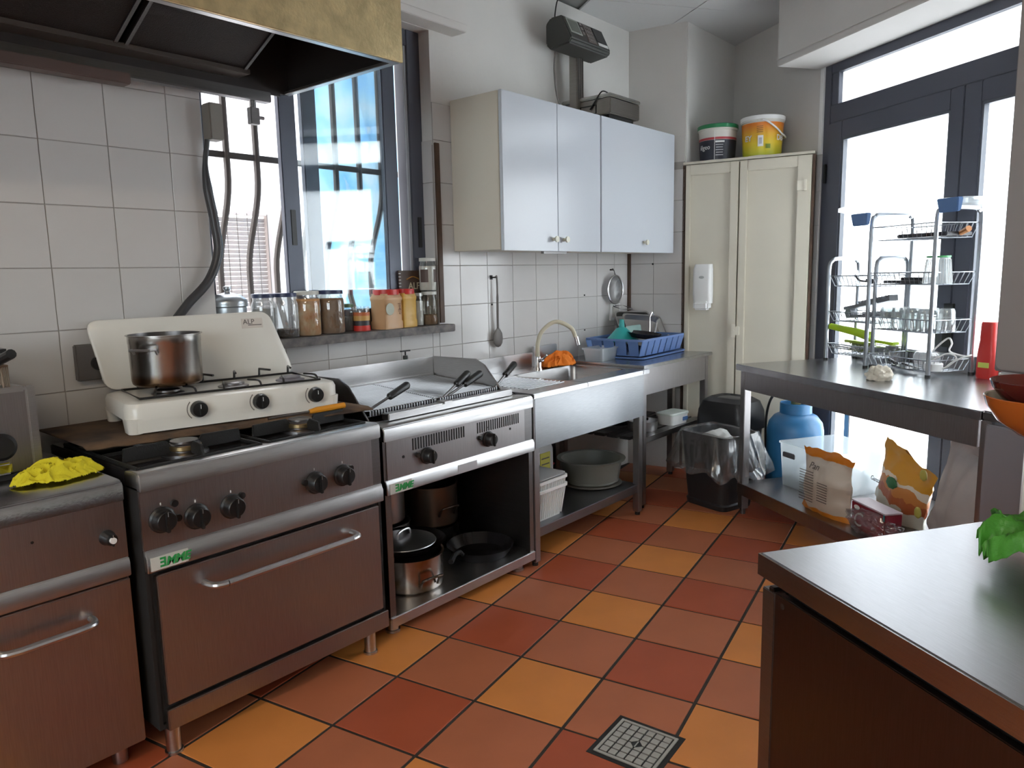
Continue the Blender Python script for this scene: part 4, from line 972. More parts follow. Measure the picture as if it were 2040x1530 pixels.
def pouch(name, lab, cat, loc, rz, w, t, hgt, seed, m, lean=0, amp=.012):
    """pillow bag standing up: flattened at the sealed top, full at the bottom"""
    th_ = thing(name, lab, cat, loc, rz)
    nx_, nz_ = 18, 20; V_ = MB(); idx = {}
    for side in (1, -1):
        for i in range(nx_ + 1):
            for k in range(nz_ + 1):
                u = 2 * i / nx_ - 1; q = k / nz_
                prof = (1 - abs(u) ** 3) * (math.sin(PI * min(1, q * 1.02 + .12)) ** .7 if q < .9 else .18 * (1 - (q - .9) * 8))
                yy = side * t * max(prof, 0) / 2 + amp * noise.noise((u * 3, q * 4, seed + side)) * (1 if q < .95 else .4) + lean * q * q
                ww = w / 2 * (1 - .13 * math.sin(PI * q) + .10 * noise.noise((q * 3, seed, 0)) + .05 * noise.noise((q * 9, seed, u)))
                V_.v.append((u * ww, yy, q * hgt + (.03 * noise.noise((u * 1.7, seed, 3)) + .010 * noise.noise((u * 6, seed, 8))) * q))
    k0 = (nx_ + 1) * (nz_ + 1)
    for s_ in (0, k0):
        for i in range(nx_):
            for k in range(nz_): a = s_ + i * (nz_ + 1) + k; V_.f.append((a, a + 1, a + nz_ + 2, a + nz_ + 1))
    for k in range(nz_):
        for i in (0, nx_):
            a = i * (nz_ + 1) + k; V_.f.append((a, a + 1, k0 + a + 1, k0 + a))
    zmin = min(v[2] for v in V_.v)
    V_.v = [(x, y, z - zmin) for x, y, z in V_.v]
    return th_, V_, m
def bandmat(name, stops, rough=.35, axis='Z', lo=0, hi=.3, noise_amt=.05):
    m = bpy.data.materials.new(name); m.use_nodes = True; nt = m.node_tree; p = nt.nodes['Principled BSDF']; p.inputs['Roughness'].default_value = rough
    tc = nt.nodes.new('ShaderNodeTexCoord'); sx = nt.nodes.new('ShaderNodeSeparateXYZ'); mr = nt.nodes.new('ShaderNodeMapRange'); mr.inputs[1].default_value = lo; mr.inputs[2].default_value = hi
    ns = nt.nodes.new('ShaderNodeTexNoise'); ns.inputs['Scale'].default_value = 14; ad = nt.nodes.new('ShaderNodeMath'); ad.operation = 'MULTIPLY_ADD'; ad.inputs[1].default_value = noise_amt
    rp = nt.nodes.new('ShaderNodeValToRGB')
    nt.links.new(tc.outputs['Object'], sx.inputs[0]); nt.links.new(sx.outputs[axis], mr.inputs[0]); nt.links.new(tc.outputs['Object'], ns.inputs['Vector'])
    nt.links.new(ns.outputs['Fac'], ad.inputs[0]); nt.links.new(mr.outputs[0], ad.inputs[2]); nt.links.new(ad.outputs[0], rp.inputs[0]); nt.links.new(rp.outputs[0], p.inputs['Base Color'])
    rp.color_ramp.interpolation = 'CONSTANT'
    rp.color_ramp.elements[0].color = (*stops[0][1], 1); rp.color_ramp.elements[0].position = 0
    rp.color_ramp.elements[1].color = (*stops[1][1], 1); rp.color_ramp.elements[1].position = stops[1][0]
    for pos, c_ in stops[2:]: e_ = rp.color_ramp.elements.new(pos); e_.color = (*c_, 1)
    return m
OR_ = (.62, .20, .02); BG_ = (.50, .42, .34)
m_bread = bandmat('bread_bag_print', [(0, OR_), (.13, BG_), (.55, (.56, .48, .40)), (.90, OR_)], noise_amt=.08, hi=.33)
t_, V_, m = pouch('bread_bag', 'clear and orange bag of sliced bread on the lower shelf', 'bread bag', D(1.07, .735, tubz), TD + PI + .03, .37, .15, .325, 2, m_bread, amp=.02)
bgo = V_.build('bag_body', m_bread, t_, smooth=60)
for i in range(12):
    z = .07 + i * .014
    MB().box(-.10, .0, -.093, -.089, z, z + .0025).build('print_line', mat('print_dark', (.12, .10, .09), .6), t_)
for i in range(8): MB().box(.03, .10, -.093, -.089, .09 + i * .013, .0925 + i * .013).build('print_line', mat('print_dark'), t_)
text('lettering', 'Pan', .05, mat('print_dark'), t_, (-.07, -.062, .235), (PI / 2 - .25, 0, 0), shear=.3)
m_toast = bandmat('bun_bag_print', [(0, (.55, .45, .30)), (.28, (.50, .50, .42)), (.5, (.40, .11, .04)), (.68, (.55, .22, .06)), (.86, (.70, .62, .52)), (.94, (.62, .30, .03))], noise_amt=.3, hi=.30)
t_, V_, m = pouch('bun_bag', 'orange bag with food picture behind the red packet', 'bread bag', D(1.235, .44, tubz + .0), TD + PI - .22, .44, .15, .35, 9, m_toast, amp=.02)
V_.build('bag_body', m_toast, t_, smooth=60, rot=(0, .25, 0))
blob('leaf_print', mat('leaf_green', (.03, .16, .06), .5), t_, (.06, -.075, .17), (.045, .012, .03), 4, .3, 2, 3, 1.0)
text('lettering', 'Ganza', .035, mat('print_dark'), t_, (-.12, -.083, .17), (PI / 2, .0, 0), shear=.3)
rbx = dthing('red_packet', 'dark red cardboard packet wrapped in clear film on the shelf', 'packet', 1.385, .715, tubz, PI - .12)
MB().box(-.12, .13, -.045, .045, 0, .13).build('packet_box', mat('packet_red', (.22, .012, .025), .35), rbx, bevel=.004)
MB().box(-.12, .13, -.045, .045, .1305, .137).build('top_flap', mat('flap_pink', (.55, .45, .5), .5), rbx)
MB().lathe([(0, 0), (.022, 0), (.022, .001), (0, .001)], (0, 0, 0), 20, 1, .5).build('emblem', WHITEPL, rbx, loc=(-.075, -.0465, .108), rot=(PI / 2, 0, 0))
text('lettering', 'C', .10, WHITEPL, rbx, (-.105, -.0465, .018), (PI / 2, 0, 0), shear=.25)
MB().box(.118, .128, -.046, -.044, .10, .13).build('tab', mat('tab_teal', (.02, .16, .18), .4), rbx)
blob('film_wrap', FILM, rbx, (0.03, -.035, 0), (.17, .075, .075), 6, .35, 2.4, 4, .7, .25)
# paper sack
m_sack = mat('sack_paper', (.46, .41, .39), .8, var=.15, vscale=5, bump=.4, bscale=18)
t_, V_, m = pouch('paper_sack', 'large pale paper sack leaning at the end of the lower shelf', 'sack', D(1.655, .50, tubz), TD + PI - .1, .38, .22, .52, 15, m_sack, lean=.0, amp=.03)
V_.build('sack_body', m_sack, t_, smooth=60, rot=(0, .22, 0))
for p_ in ((-.12, -.10, .28), (-.13, -.11, .10)): blob('yellow_print', mat('print_yellow', (.45, .40, .08), .6), t_, p_, (.022, .012, .03), 2, .2, 2, 2, 1)

# ------------------------------------------------------------------ grey unit at the end of the table
un = dthing('undercounter_unit', 'grey undercounter unit at the end of the long table', 'cabinet', 0, 0, 0)
UM = mat('unit_grey', (.30, .29, .32), .35, .3)
MB().box(-2.75, -2.03, .10, .81, .05, .862).build('carcass', UM, un, bevel=.003)
MB().box(-2.75, -2.035, .81, .835, .08, .855).build('door', UM, un, bevel=.006)
MB().box(-2.75, -2.025, .08, .842, .868, .905).build('worktop', STEELTOP, un, bevel=.006)
MB().box(-2.74, -2.04, .12, .80, 0, .05).build('plinth', BLACKM, un)
wb = dthing('white_appliance', 'white box appliance standing on the grey unit', 'appliance', 0, 0, .905)
MB().box(-2.72, -2.04, .16, .80, .008, .15).build('casing', WHITEPL, wb, bevel=.008)
for x_ in (-2.68, -2.10):
    for y_ in (.20, .76): MB().cyl((x_, y_, 0), (x_, y_, .01), .014, n=12).build('foot', BLACK, wb)
gc = dthing('grey_wall_unit', 'tall grey cabinet with rounded door above the white appliance', 'cabinet', 0, 0, 0)
GM = mat('cab_grey', (.30, .27, .26), .45)
MB().box(-2.72, -2.046, .10, .825, 1.058, 2.62).build('carcass', mat('cab_greydark', (.20, .18, .18), .5), gc, bevel=.004)
MB().prismy([(x, z) for x, z in rrect(-2.71, -2.070, 1.068, 2.60, .025)], .825, .85).build('door', GM, gc, bevel=.004)
# a further white fridge just outside the view carries the bowls
fr = thing('low_fridge', 'low white fridge carrying the stacked bowls', 'fridge', (2.37, .165, 0), math.radians(5.6))
MB().box(-.10, .34, -.50, .045, .03, .995).build('casing', WHITEPL, fr, bevel=.01)
for x_ in (-.05, .29):
    for y_ in (-.45, .0): MB().cyl((x_, y_, 0), (x_, y_, .03), .02, n=12).build('foot', BLACK, fr)
def bowl(lab, z, r, hgt, m_out, m_in):
    b_ = thing('bowl', lab, 'bowl', (2.37, .165, z))
    MB().lathe([(0, 0), (r * .38, 0), (r * .45, .004), (r * .78, hgt * .38), (r * .95, hgt * .75), (r, hgt - .002), (r * .985, hgt)], n=40).build('bowl_outside', m_out, b_)
    MB().lathe([(r * .985, hgt), (r * .96, hgt - .003), (r * .92, hgt * .74), (r * .74, hgt * .40), (r * .4, .010), (0, .008)], n=40).build('bowl_inside', m_in, b_)
    return b_
bowl('orange glazed bowl under a dark red bowl at the right edge', .995, .150, .108, mat('bowl_orange', (.42, .10, .015), .15), mat('bowl_cream', (.6, .5, .35), .2))
bowl('dark red glazed bowl nested in the orange bowl', 1.06, .138, .085, mat('bowl_red', (.09, .012, .010), .12), mat('bowl_red2', (.16, .03, .02), .15))
# ------------------------------------------------------------------ foreground steel table (its corner towards the floor drain)
fgc = Vector((1.42, .558, 0)); ft = thing('prep_counter', 'stainless prep counter with smooth worktop near the drain', 'counter', fgc, TD)
# local x away from the camera side along the long edge, y negative towards the right
FZ = .88
MB().box(-1.3, 0, -.004, 0, FZ - .046, FZ - .002).box(-.004, 0, -.9, -.004, FZ - .046, FZ - .002).build('edge_reflection', steel('edge_reflection_dark', (.34, .32, .32), .22, (2, 2, 60)), ft)  # darker steel paints the dark reflection along the worktop's edge
MB().box(-1.3, -.003, -.9, -.003, FZ - .045, FZ).build('worktop', steel('prep_steel', (.58, .58, .60), .36, (4, 60, 4), var=.08, bump=.04), ft, bevel=.003)
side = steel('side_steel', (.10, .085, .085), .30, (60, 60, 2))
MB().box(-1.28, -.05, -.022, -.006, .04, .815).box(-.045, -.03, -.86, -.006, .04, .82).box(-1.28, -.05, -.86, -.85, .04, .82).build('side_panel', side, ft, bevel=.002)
MB().box(-.052, -.012, -.05, -.004, .04, .812).build('corner_post', STEELDARK, ft, bevel=.002)
MB().cyl((-.075, -.0055, .795), (-.075, -.007, .795), .006, n=12).build('screw_hole', BLACK, ft)
MB().box(-1.25, -.06, -.84, -.03, .80, FZ - .045).build('under_frame', BLACKM, ft); MB().box(-1.25, -.06, -.8, -.05, 0, .04).build('plinth', BLACKM, ft)

# lettuce in a shallow steel tray at the right edge
lt_ = thing('lettuce', 'crinkled bright green lettuce leaf on the prep counter', 'lettuce', (1.645, .062, FZ))
LG = mat('lettuce_green', (.055, .24, .022), .45, bump=.5, bscale=40, var=.35, vscale=12)
for k in range(5):
    L = MB(); nn, mm = 22, 22; a0 = (.0, .9, 2.1, 3.6, 5.0)[k]
    for i in range(nn + 1):
        for j in range(mm + 1):
            u = i / nn; w = 2 * j / mm - 1
            ruff = .022 * u * math.sin(w * 9 + k * 2 + u * 5) * (abs(w) ** .7 + .25)
            width = .075 * math.sin(PI * min(1, u * .78 + .12)) ** .8
            x = .035 + .135 * u; y = w * width * (1 + .12 * noise.noise((u * 6, w * 5, k)))
            z = .05 + .05 * math.sin(u * 2.6) - .03 * u + ruff + .012 * noise.noise((u * 12, w * 9, k * 3)) - .02 * (1 - abs(w))
            ca, sa_ = math.cos(a0), math.sin(a0)
            L.v.append((x * ca - y * sa_ - .02 * ca, x * sa_ + y * ca - .02 * sa_, max(z, .004) + .005 * k))
    for i in range(nn):
        for j in range(mm): a = i * (mm + 1) + j; L.f.append((a, a + 1, a + mm + 2, a + mm + 1))
    L.build('leaf', LG, lt_, solid=.0015, smooth=80)

# ------------------------------------------------------------------ floor drain
fd = thing('floor_drain', 'square steel floor drain grid with round centre plug', 'drain', (1.841, 1.089, 0), math.radians(4.5))
w2 = .098
MB().box(-w2 - .016, w2 + .016, -w2 - .016, w2 + .016, -.004, .0012).build('surround', BLACKM, fd)
fr_ = MB()
for q in ((-w2, w2, -w2, -w2 + .01), (-w2, w2, w2 - .01, w2), (-w2, -w2 + .01, -w2 + .01, w2 - .01), (w2 - .01, w2, -w2 + .01, w2 - .01)): fr_.box(*q, .0012, .005)
DRM = mat('drain_steel', (.50, .47, .42), .4, .6)
fr_.build('frame', DRM, fd, bevel=.001)
cw = (2 * w2 - .024) / 6
for i in range(6):
    for j in range(6):
        x = -w2 + .012 + (i + .5) * cw; y = -w2 + .012 + (j + .5) * cw
        cut = (abs(i - 2.5) < 1 and abs(j - 2.5) < 1)
        hw = cw / 2 - .0027
        if not cut: MB().box(x - hw, x + hw, y - hw, y + hw, .0012, .0045).build('plate', DRM, fd)
        else:
            sx_, sy_ = (1 if i > 2.5 else -1), (1 if j > 2.5 else -1)
            MB().prism([(x + sx_ * hw, y + sy_ * hw), (x - sx_ * hw, y + sy_ * hw), (x - sx_ * hw, y + sy_ * .004), (x + sx_ * .004, y - sy_ * hw), (x + sx_ * hw, y - sy_ * hw)], .0012, .0045).build('plate', DRM, fd)
MB().cyl((0, 0, .0012), (0, 0, .0032), .017, n=24).build('plug', IRON, fd); MB().box(-.015, .015, -.002, .002, .0032, .0042).build('plug_bar', DRM, fd)

# ------------------------------------------------------------------ on the range: cardboard, camping stove, pot
cz = .945
cdb = MB(); P = []
nn = 26
for i in range(nn + 1):
    u = i / nn; x = .86 + .97 * u
    fy = 2.465 - .19 * u + .012 * noise.noise((u * 9, 1, 0)) - .006 * abs(math.sin(u * 23))
    P.append((x, fy))
for (x, y) in P: cdb.v += [(x, y, cz - .008 - .006 * abs(noise.noise((x * 14, 2, 1)))), (x, y + .03, cz), (x, 2.88, cz + .004)]
for i in range(nn):
    a = 3 * i; cdb.f += [(a, a + 3, a + 4, a + 1), (a + 1, a + 4, a + 5, a + 2)]
cb_o = cdb.build('cardboard_sheet', CARD, solid=.005); tag(cb_o, 'torn brown cardboard sheet under the white camping stove', 'cardboard')
SA = math.radians(-11.0)
cs = thing('camping_stove', 'white three burner camping stove with raised lid on the range', 'camping stove', (1.0, 2.495, cz + .006), SA)
SW, SD, SHh = .752, .385, .105
body = MB()
prof = lambda g, z: [(x, y, z) for x, y in rrect(g, SW - g, g, SD - g, .05)]
body.loft([prof(0, .045), prof(0, .085), prof(.006, .10), prof(.02, SHh), prof(.05, SHh)], cap0=False)
body.build('stove_body', WHITE, cs)
for x0_, x1_, y0_, y1_ in ((.0, .055, .0, .10), (SW - .055, SW, .0, .10), (0, .055, SD - .07, SD), (SW - .055, SW, SD - .07, SD)):
    MB().loft([[(x, y, 0) for x, y in rrect(x0_ + .005, x1_ - .005, y0_ + .005, y1_ - .005, .02)], [(x, y, .05) for x, y in rrect(x0_, x1_, y0_, y1_, .024)]]).build('foot', WHITE, cs)
MB().box(.03, SW - .03, 0.0005, .012, .003, .05).build('front_skirt', WHITE, cs)
kbm = BLACK
for kx in (.225, .440, .650):
    q = MB().lathe([(0, 0), (.029, 0), (.029, .008), (.025, .022), (0, .024)], n=24).build('knob', BLACK, cs); q.location = (kx, .0, .062); q.rotation_euler = (PI / 2, 0, 0)
    MB().box(-.004, .004, -.020, .020, .022, .029).build('grip', BLACK, q, bevel=.002); MB().box(-.0012, .0012, .004, .018, .0292, .0298).build('pointer', WHITEPL, q)
    d_ = MB()
    for t in [2.4 + .12 * i for i in range(14)]:
        d_.box(kx + .038 * math.cos(t) - .0015, kx + .038 * math.cos(t) + .0015, -.0005, .001, .062 + .038 * math.sin(t) - .002, .062 + .038 * math.sin(t) + .002)
    d_.build('dial_print', mat('print_dark', (.12, .10, .09), .6), cs)
tray = mat('hob_stained', (.62, .58, .52), .3, var=.8, vscale=7, col2=(.07, .04, .025))
MB().prism(rrect(.05, SW - .05, .05, SD - .06, .03), SHh - .006, SHh - .002).build('hob_tray', tray, cs)
for bx_ in (.17, .40, .62):
    b_ = MB().lathe([(0, 0), (.055, 0), (.055, .006), (.04, .010), (.04, .016), (.034, .02), (0, .021)], (bx_, .16, SHh - .002), 24).build('burner', STEELDARK if bx_ < .5 else mat('burner_grey', (.16, .15, .17), .5), cs)
gt = MB(); zt = SHh + .024
gt.tube([(.055, .055, SHh + .006), (SW - .055, .055, SHh + .006), (SW - .055, SD - .055, SHh + .006), (.055, SD - .055, SHh + .006)], .0045, 6, closed=True)
for bx_ in (.17, .40, .62):
    for sx_ in (-.045, .045): gt.tube(bez([(bx_ + sx_ * 1.5, .055, SHh + .006), (bx_ + sx_ * 1.4, .07, zt), (bx_ + sx_, .13, zt), ], 4), .004, 6)
    for sx_ in (-.06, .06): gt.tube([(bx_ + sx_, SD - .055, SHh + .006), (bx_ + sx_, SD - .06, zt + .012), (bx_ + sx_ * .7, SD - .13, zt + .012)], .0045, 6)
gt.build('pan_support', BLACK, cs)
# raised lid, slightly tilted back
LT = .20
ld = MB()
def lidring(g, y): return [(x, y, z) for x, z in roundpoly([(.012 + g, g), (SW - .03 - g, g), (SW - .112 - g, .262 - g), (-.030 + g, .257 - g)], .045 - g, 5)]
ldo = MB().loft([lidring(0, .02), lidring(0, .004), lidring(.006, 0)]).build('lid', WHITE, cs, bevel=.0015, loc=(.0, SD - .03, SHh + .005), rot=(-.16, 0, 0))
MB().box(.525, .61, -.0015, 0, .195, .235).build('sticker', mat('sticker_cream', (.66, .60, .54), .5), ldo)
text('lettering', 'ALP', .028, mat('print_dark'), ldo, (.53, -.0018, .212), (PI / 2, 0, 0)); MB().box(.55, .605, -.002, -.0014, .206, .209).build('print_line', mat('print_dark'), ldo)
for x_ in (.12, .6): MB().cyl((x_, SD - .02, SHh + .004), (x_ + .06, SD - .02, SHh + .004), .008, n=10).build('hinge', STEEL, cs)

ct = lambda lx, ly, lz: Vector((1.0, 2.495, cz + .006)) + Matrix.Rotation(SA, 3, 'Z') @ Vector((lx, ly, lz))
pc = ct(.185, .205, zt + .0045)
pot = thing('stock_pot', 'steel stock pot with burnt base standing on the camping stove', 'pot', pc, -.1); pot.scale = (.94, .94, .96)
BURN = bandmat('burnt_steel', [(0, (.05, .03, .02)), (.20, (.20, .12, .07)), (.38, (.40, .38, .36))], .26, hi=.185, noise_amt=.14)
BURN.node_tree.nodes['Principled BSDF'].inputs['Metallic'].default_value = 1.0
[n for n in BURN.node_tree.nodes if n.type == 'VALTORGB'][0].color_ramp.interpolation = 'EASE'
MB().lathe([(0, 0), (.112, 0), (.122, .008), (.125, .02), (.127, .155), (.128, .157), (.128, .183), (.134, .185), (.134, .188), (.126, .188)], n=44).build('pot_wall', BURN, pot)
MB().lathe([(.126, .188), (.124, .02), (.115, .008), (0, .006)], n=44).build('pot_inside', STEELDARK, pot)
for a in (PI * 1.22, PI * .22):
    ca, sa_ = math.cos(a), math.sin(a); cx = Vector((ca * .126, sa_ * .126, .14)); tv = Vector((-sa_, ca, 0)); rv_ = Vector((ca, sa_, 0))
    MB().tube([cx + tv * .045 - Vector((0, 0, .016)), cx + tv * .045 + rv_ * .012, cx + tv * .04 + rv_ * .034, cx - tv * .04 + rv_ * .034, cx - tv * .045 + rv_ * .012, cx - tv * .045 - Vector((0, 0, .016))], .005, 8).build('handle', STEEL, pot)
# orange lighter on the cardboard edge
lg_ = thing('paring_knife', 'orange handled knife lying on the cardboard edge', 'knife', (1.590, 2.345, cz + .012), math.radians(-9))
MB().tube([(0, 0, 0), (.03, 0, .002), (.145, 0, .006)], [.008, .012, .011], 10).build('handle', mat('orange_plastic', (.75, .30, .02), .4), lg_); MB().tube([(-.16, 0, -.004), (0, 0, 0)], .0045, 8).build('blade', STEELDARK, lg_)

# ------------------------------------------------------------------ deep fryer on the left unit
dfz = .887
df = thing('deep_fryer', 'steel table top deep fryer with black knob and basket', 'deep fryer', (.315, 2.49, dfz))
MB().box(0, .425, 0, .36, .015, .26).build('casing', STEELF, df, bevel=.006)
MB().box(.405, .430, -.006, .006, .01, .268).box(0, .405, -.006, .004, .252, .268).build('front_frame', STEEL, df, bevel=.004)
MB().box(-.01, .44, -.01, .37, 0, .016).build('base', BLACKM, df)
kf = MB().lathe([(0, 0), (.04, 0), (.04, .02), (.03, .03), (0, .032)], n=24).build('knob', BLACK, df); kf.location = (.325, 0, .10); kf.rotation_euler = (PI / 2, 0, 0)
MB().box(.30, .345, -.03, 0, .02, .055).build('drain_valve', CHROME, df, bevel=.006)
bk = MB(); wirebasket(bk, .06, .385, .06, .30, .19, .135, .016, .0); bk.build('frying_basket', mat('basket_wire', (.25, .18, .13), .4, .9), df)
MB().tube(bez([(.33, .06, .325), (.345, .0, .345), (.36, -.08, .37)], 5), .014, 10).build('basket_handle', BLACK, df)
MB().box(.06, .40, .05, .30, .345, .375).build('lid_handle', BLACK, df, bevel=.012)
MB().cyl((.44, .15, .16), (.455, .15, .16), .03, n=18).build('side_knob', BLACK, df)

def cloth(name, lab, loc, sx_, sy_, hgt, m, seed, rz=0):
    """a thin crumpled cloth: sharp folds, ragged open edges"""
    nn = 120; V_ = MB(); keep = {}
    for i in range(nn + 1):
        for j in range(nn + 1):
            u, w = (2 * i / nn - 1) * 1.15, (2 * j / nn - 1) * 1.15
            a = math.atan2(w, u); rad = math.hypot(u, w) * (1 + .22 * noise.noise((math.cos(a) * 1.6, math.sin(a) * 1.6, seed)) + .08 * noise.noise((math.cos(a) * 5, math.sin(a) * 5, seed)))
            if rad > 1: continue
            q = Vector((u * 1.25, w * 1.25, seed * 3.7)); q = q + .55 * noise.noise_vector(q * 1.2)
            r1 = max(0, 1 - abs(noise.noise(q * 1.5)) * 4.2); r2 = max(0, 1 - abs(noise.noise(q * 2.9 + Vector((5, 1, 0)))) * 4)
            env = (1 - rad ** 3) ** .8
            z = hgt * env * (.34 + max(.48 * r1, .34 * r2) + .22 * noise.noise(q * 1.1)) + .006 * (1 + noise.noise(q * 3)) * (1 - env)
            d2 = noise.noise_vector(q * 2.2)
            keep[(i, j)] = len(V_.v); V_.v.append((sx_ * (u + .10 * d2.x), sy_ * (w + .10 * d2.y), max(z, .002)))
    for i in range(nn):
        for j in range(nn):
            k = [(i, j), (i + 1, j), (i + 1, j + 1), (i, j + 1)]
            if all(p in keep for p in k): V_.f.append(tuple(keep[p] for p in k))
    o = V_.build(name, m, None, smooth=75, solid=.002, loc=loc, rot=(0, 0, rz)); tag(o, lab, 'cloth'); return o
cloth('cleaning_cloth', 'crumpled yellow cleaning cloth on the left steel unit', (.745, 2.365, .889), .115, .07, .07, mat('cloth_yellow', (.68, .58, .02), .9, bump=.2, bscale=150), 3)
cloth('cleaning_cloth', 'crumpled orange cleaning cloth behind the sink bowl', (3.70, 2.76, .877), .15, .085, .105, mat('cloth_orange', (.85, .22, .02), .9, bump=.2, bscale=150), 11)

# ------------------------------------------------------------------ jars on the window sill
SZ = 1.189
def jar(name, lab, x, y, r, hgt, lidm, content, fill, glass=CLEAR, neck=.86, z=SZ, group=None, lidh=.016):
    j = thing(name, lab, 'jar', (x, y, z))
    MB().lathe([(0, 0), (r * .92, 0), (r, .008), (r, hgt * .72), (r * .97, hgt * .80), (r * neck, hgt * .87), (r * neck, hgt)], n=28).build('glass_body', glass, j)
    if lidm: MB().lathe([(r * neck + .002, hgt - lidh * .6), (r * neck + .004, hgt - lidh * .6), (r * neck + .004, hgt + lidh * .4), (r * neck, hgt + lidh * .5), (0, hgt + lidh * .5)], n=28).build('lid', lidm, j)
    if content: MB().lathe([(0, .003), (r * .90, .003), (r - .003, .01), (r - .003, fill * .98), (r * .9, fill), (0, fill * .985)], n=28).build('contents', content, j)
    return j
BLUL = mat('lid_navy', (.03, .04, .10), .35); WHL = mat('lid_white', (.62, .62, .58), .4)
mt = thing('biscuit_tin', 'grey metal canister with domed lid at the left end of the sill', 'canister', (1.642, 2.965, SZ))
TIN = mat('tin_grey', (.42, .45, .48), .3, .8)
MB().lathe([(0, 0), (.072, 0), (.074, .01), (.074, .145), (.079, .15), (.079, .158), (.074, .162)], n=32).build('can', TIN, mt)
MB().lathe([(.079, .158), (.080, .168), (.076, .178), (.05, .198), (.02, .206), (.012, .208), (.010, .215), (.016, .222), (.016, .232), (0, .237)], n=32).build('lid', TIN, mt)
jar('storage_jar', 'clear jar of white sugar with navy lid beside the canister', 1.783, 2.925, .052, .19, BLUL, mat('sugar', (.50, .49, .47), .9), .135, glass=glassy('milky_glass', (.80, .82, .82), .3, .05, milk=.30, milkcol=(.55, .57, .58)))
jar('storage_jar', 'nearly empty clear jar with dark seeds and a navy lid', 1.892, 2.925, .055, .19, BLUL, mat('seeds_dark', (.10, .06, .04), .8, bump=1, bscale=200), .038, glass=glassy('milky_glass'))
jar('storage_jar', 'jar of orange spice mix with white lid', 2.005, 2.925, .060, .195, WHL, mat('spice_orange', (.58, .27, .10), .85, var=.45, vscale=22, col2=(.62, .45, .25), bump=.5, bscale=80), .168)
jar('storage_jar', 'jar of brown powder with blue lid', 2.137, 2.925, .062, .195, BLUL, mat('powder_brown', (.30, .17, .085), .9, var=.3, vscale=9, bump=.3, bscale=60), .165)
jar('clip_jar', 'small slim clip jar of dark herbs with green top', 2.265, 2.98, .036, .125, mat('lid_green2', (.12, .20, .10), .4), mat('herb_grey', (.14, .14, .13), .9), .07)
sj = jar('spice_shaker', 'small round spice tub with red base and clear top', 2.318, 2.93, .040, .118, None, None, 0, neck=.98)
for z0, z1, c_ in ((0, .026, (.62, .04, .03)), (.026, .05, (.05, .045, .05)), (.05, .074, (.60, .34, .10)), (.074, .09, (.55, .15, .05))):
    MB().lathe([(.0385, z0), (.0410, z0), (.0410, z1), (.0385, z1)], n=26).build('label_band', mat('spice_%d' % int(z0 * 1000), c_, .45), sj)
dkb = MB().box(0, .06, 0, .03, 0, .09).build('spice_box', mat('box_dark', (.03, .028, .03), .6), loc=(2.385, 3.0, SZ), bevel=.002); tag(dkb, 'small dark box behind the spice jars on the sill', 'box')
def tubjar(lab, x, y, m, lidm, hgt, w, zlid):
    t = thing('plastic_spice_tub', lab, 'spice tub', (x, y, SZ), .12)
    o8 = lambda k, z: [(xx, yy, z) for xx, yy in rrect(-w * k, w * k, -w * .8 * k, w * .8 * k, .018, 2)]
    MB().loft([o8(1, 0), o8(1, .035), o8(.955, .04), o8(.955, hgt * .74), o8(1, hgt * .78), o8(1, hgt * .84), o8(.9, hgt * .9), o8(.9, hgt * .95)]).build('tub_body', m, t)
    MB().lathe([(w * .93, hgt * .92), (w * .95, hgt * .92), (w * .95, hgt * 1.06), (0, hgt * 1.06)], n=30).build('lid', lidm, t)
    return t
t1 = tubjar('tan plastic spice tub with red lid and label on the sill', 2.470, 2.92, mat('tub_tan', (.55, .33, .17), .4), RED, .185, .069, 0)
MB().lathe([(0, 0), (.030, 0), (.030, .001), (0, .001)], (0, 0, 0), 20).build('label', mat('label_pale2', (.45, .47, .38), .5), t1, loc=(-.035, -.0565, .10), rot=(PI / 2, 0, 0))
text('lettering', 'cibol', .030, mat('print_brown2', (.20, .09, .04), .6), t1, (.045, -.0565, .07), (PI / 2, -PI / 2, 0))
t2 = tubjar('yellow plastic spice tub with red lid on the sill', 2.600, 2.93, mat('tub_yellow', (.58, .34, .06), .4), RED, .185, .056, 0)
jar('storage_jar', 'clear jar of pale grey powder next to the yellow tub', 2.692, 2.94, .038, .165, mat('lid_steel', (.35, .35, .34), .3, .8), mat('powder_pale', (.45, .42, .36), .9), .13)
jar('storage_jar', 'half full jar of brown grain with white lid under another jar', 2.776, 2.93, .044, .17, WHL, mat('grain_brown', (.30, .17, .08), .9, bump=.5, bscale=120), .055, glass=glassy('smoky_glass', (.80, .78, .72), .15, .05, milk=.18, milkcol=(.5, .45, .38)))
j2 = jar('storage_jar', 'jar with brown label and white lid stacked on another jar', 2.773, 2.93, .047, .165, WHL, mat('flour', (.70, .66, .58), .9), .13, z=SZ + .1815)
for a0 in (-2.75, -1.15):
    lb_ = MB(); n = 8
    for z_ in (.045, .112):
        for i in range(n + 1): t = a0 + .95 * (i / n - .5); lb_.v.append((.0482 * math.cos(t), .0482 * math.sin(t), z_))
    for i in range(n): lb_.f.append((i, i + 1, n + 2 + i, n + 1 + i))
    lb_.build('label', mat('label_brown', (.085, .05, .04), .5), j2)
nb = thing('notebook', 'brown spiral notebook with ALF lettering leaning behind the spice tubs', 'notebook', (2.62, 2.985, SZ))
pg = MB().box(0, .17, 0, .008, 0, .29).build('cover', mat('cover_brown', (.07, .042, .03), .5), nb, rot=(.0, 0, 0))
for i in range(16): MB().tube([(-.006, -.004, .02 + i * .017), (.006, -.006, .02 + i * .017)], .0028, 6).build('ring', mat('ring_white', (.6, .6, .6), .4), nb)
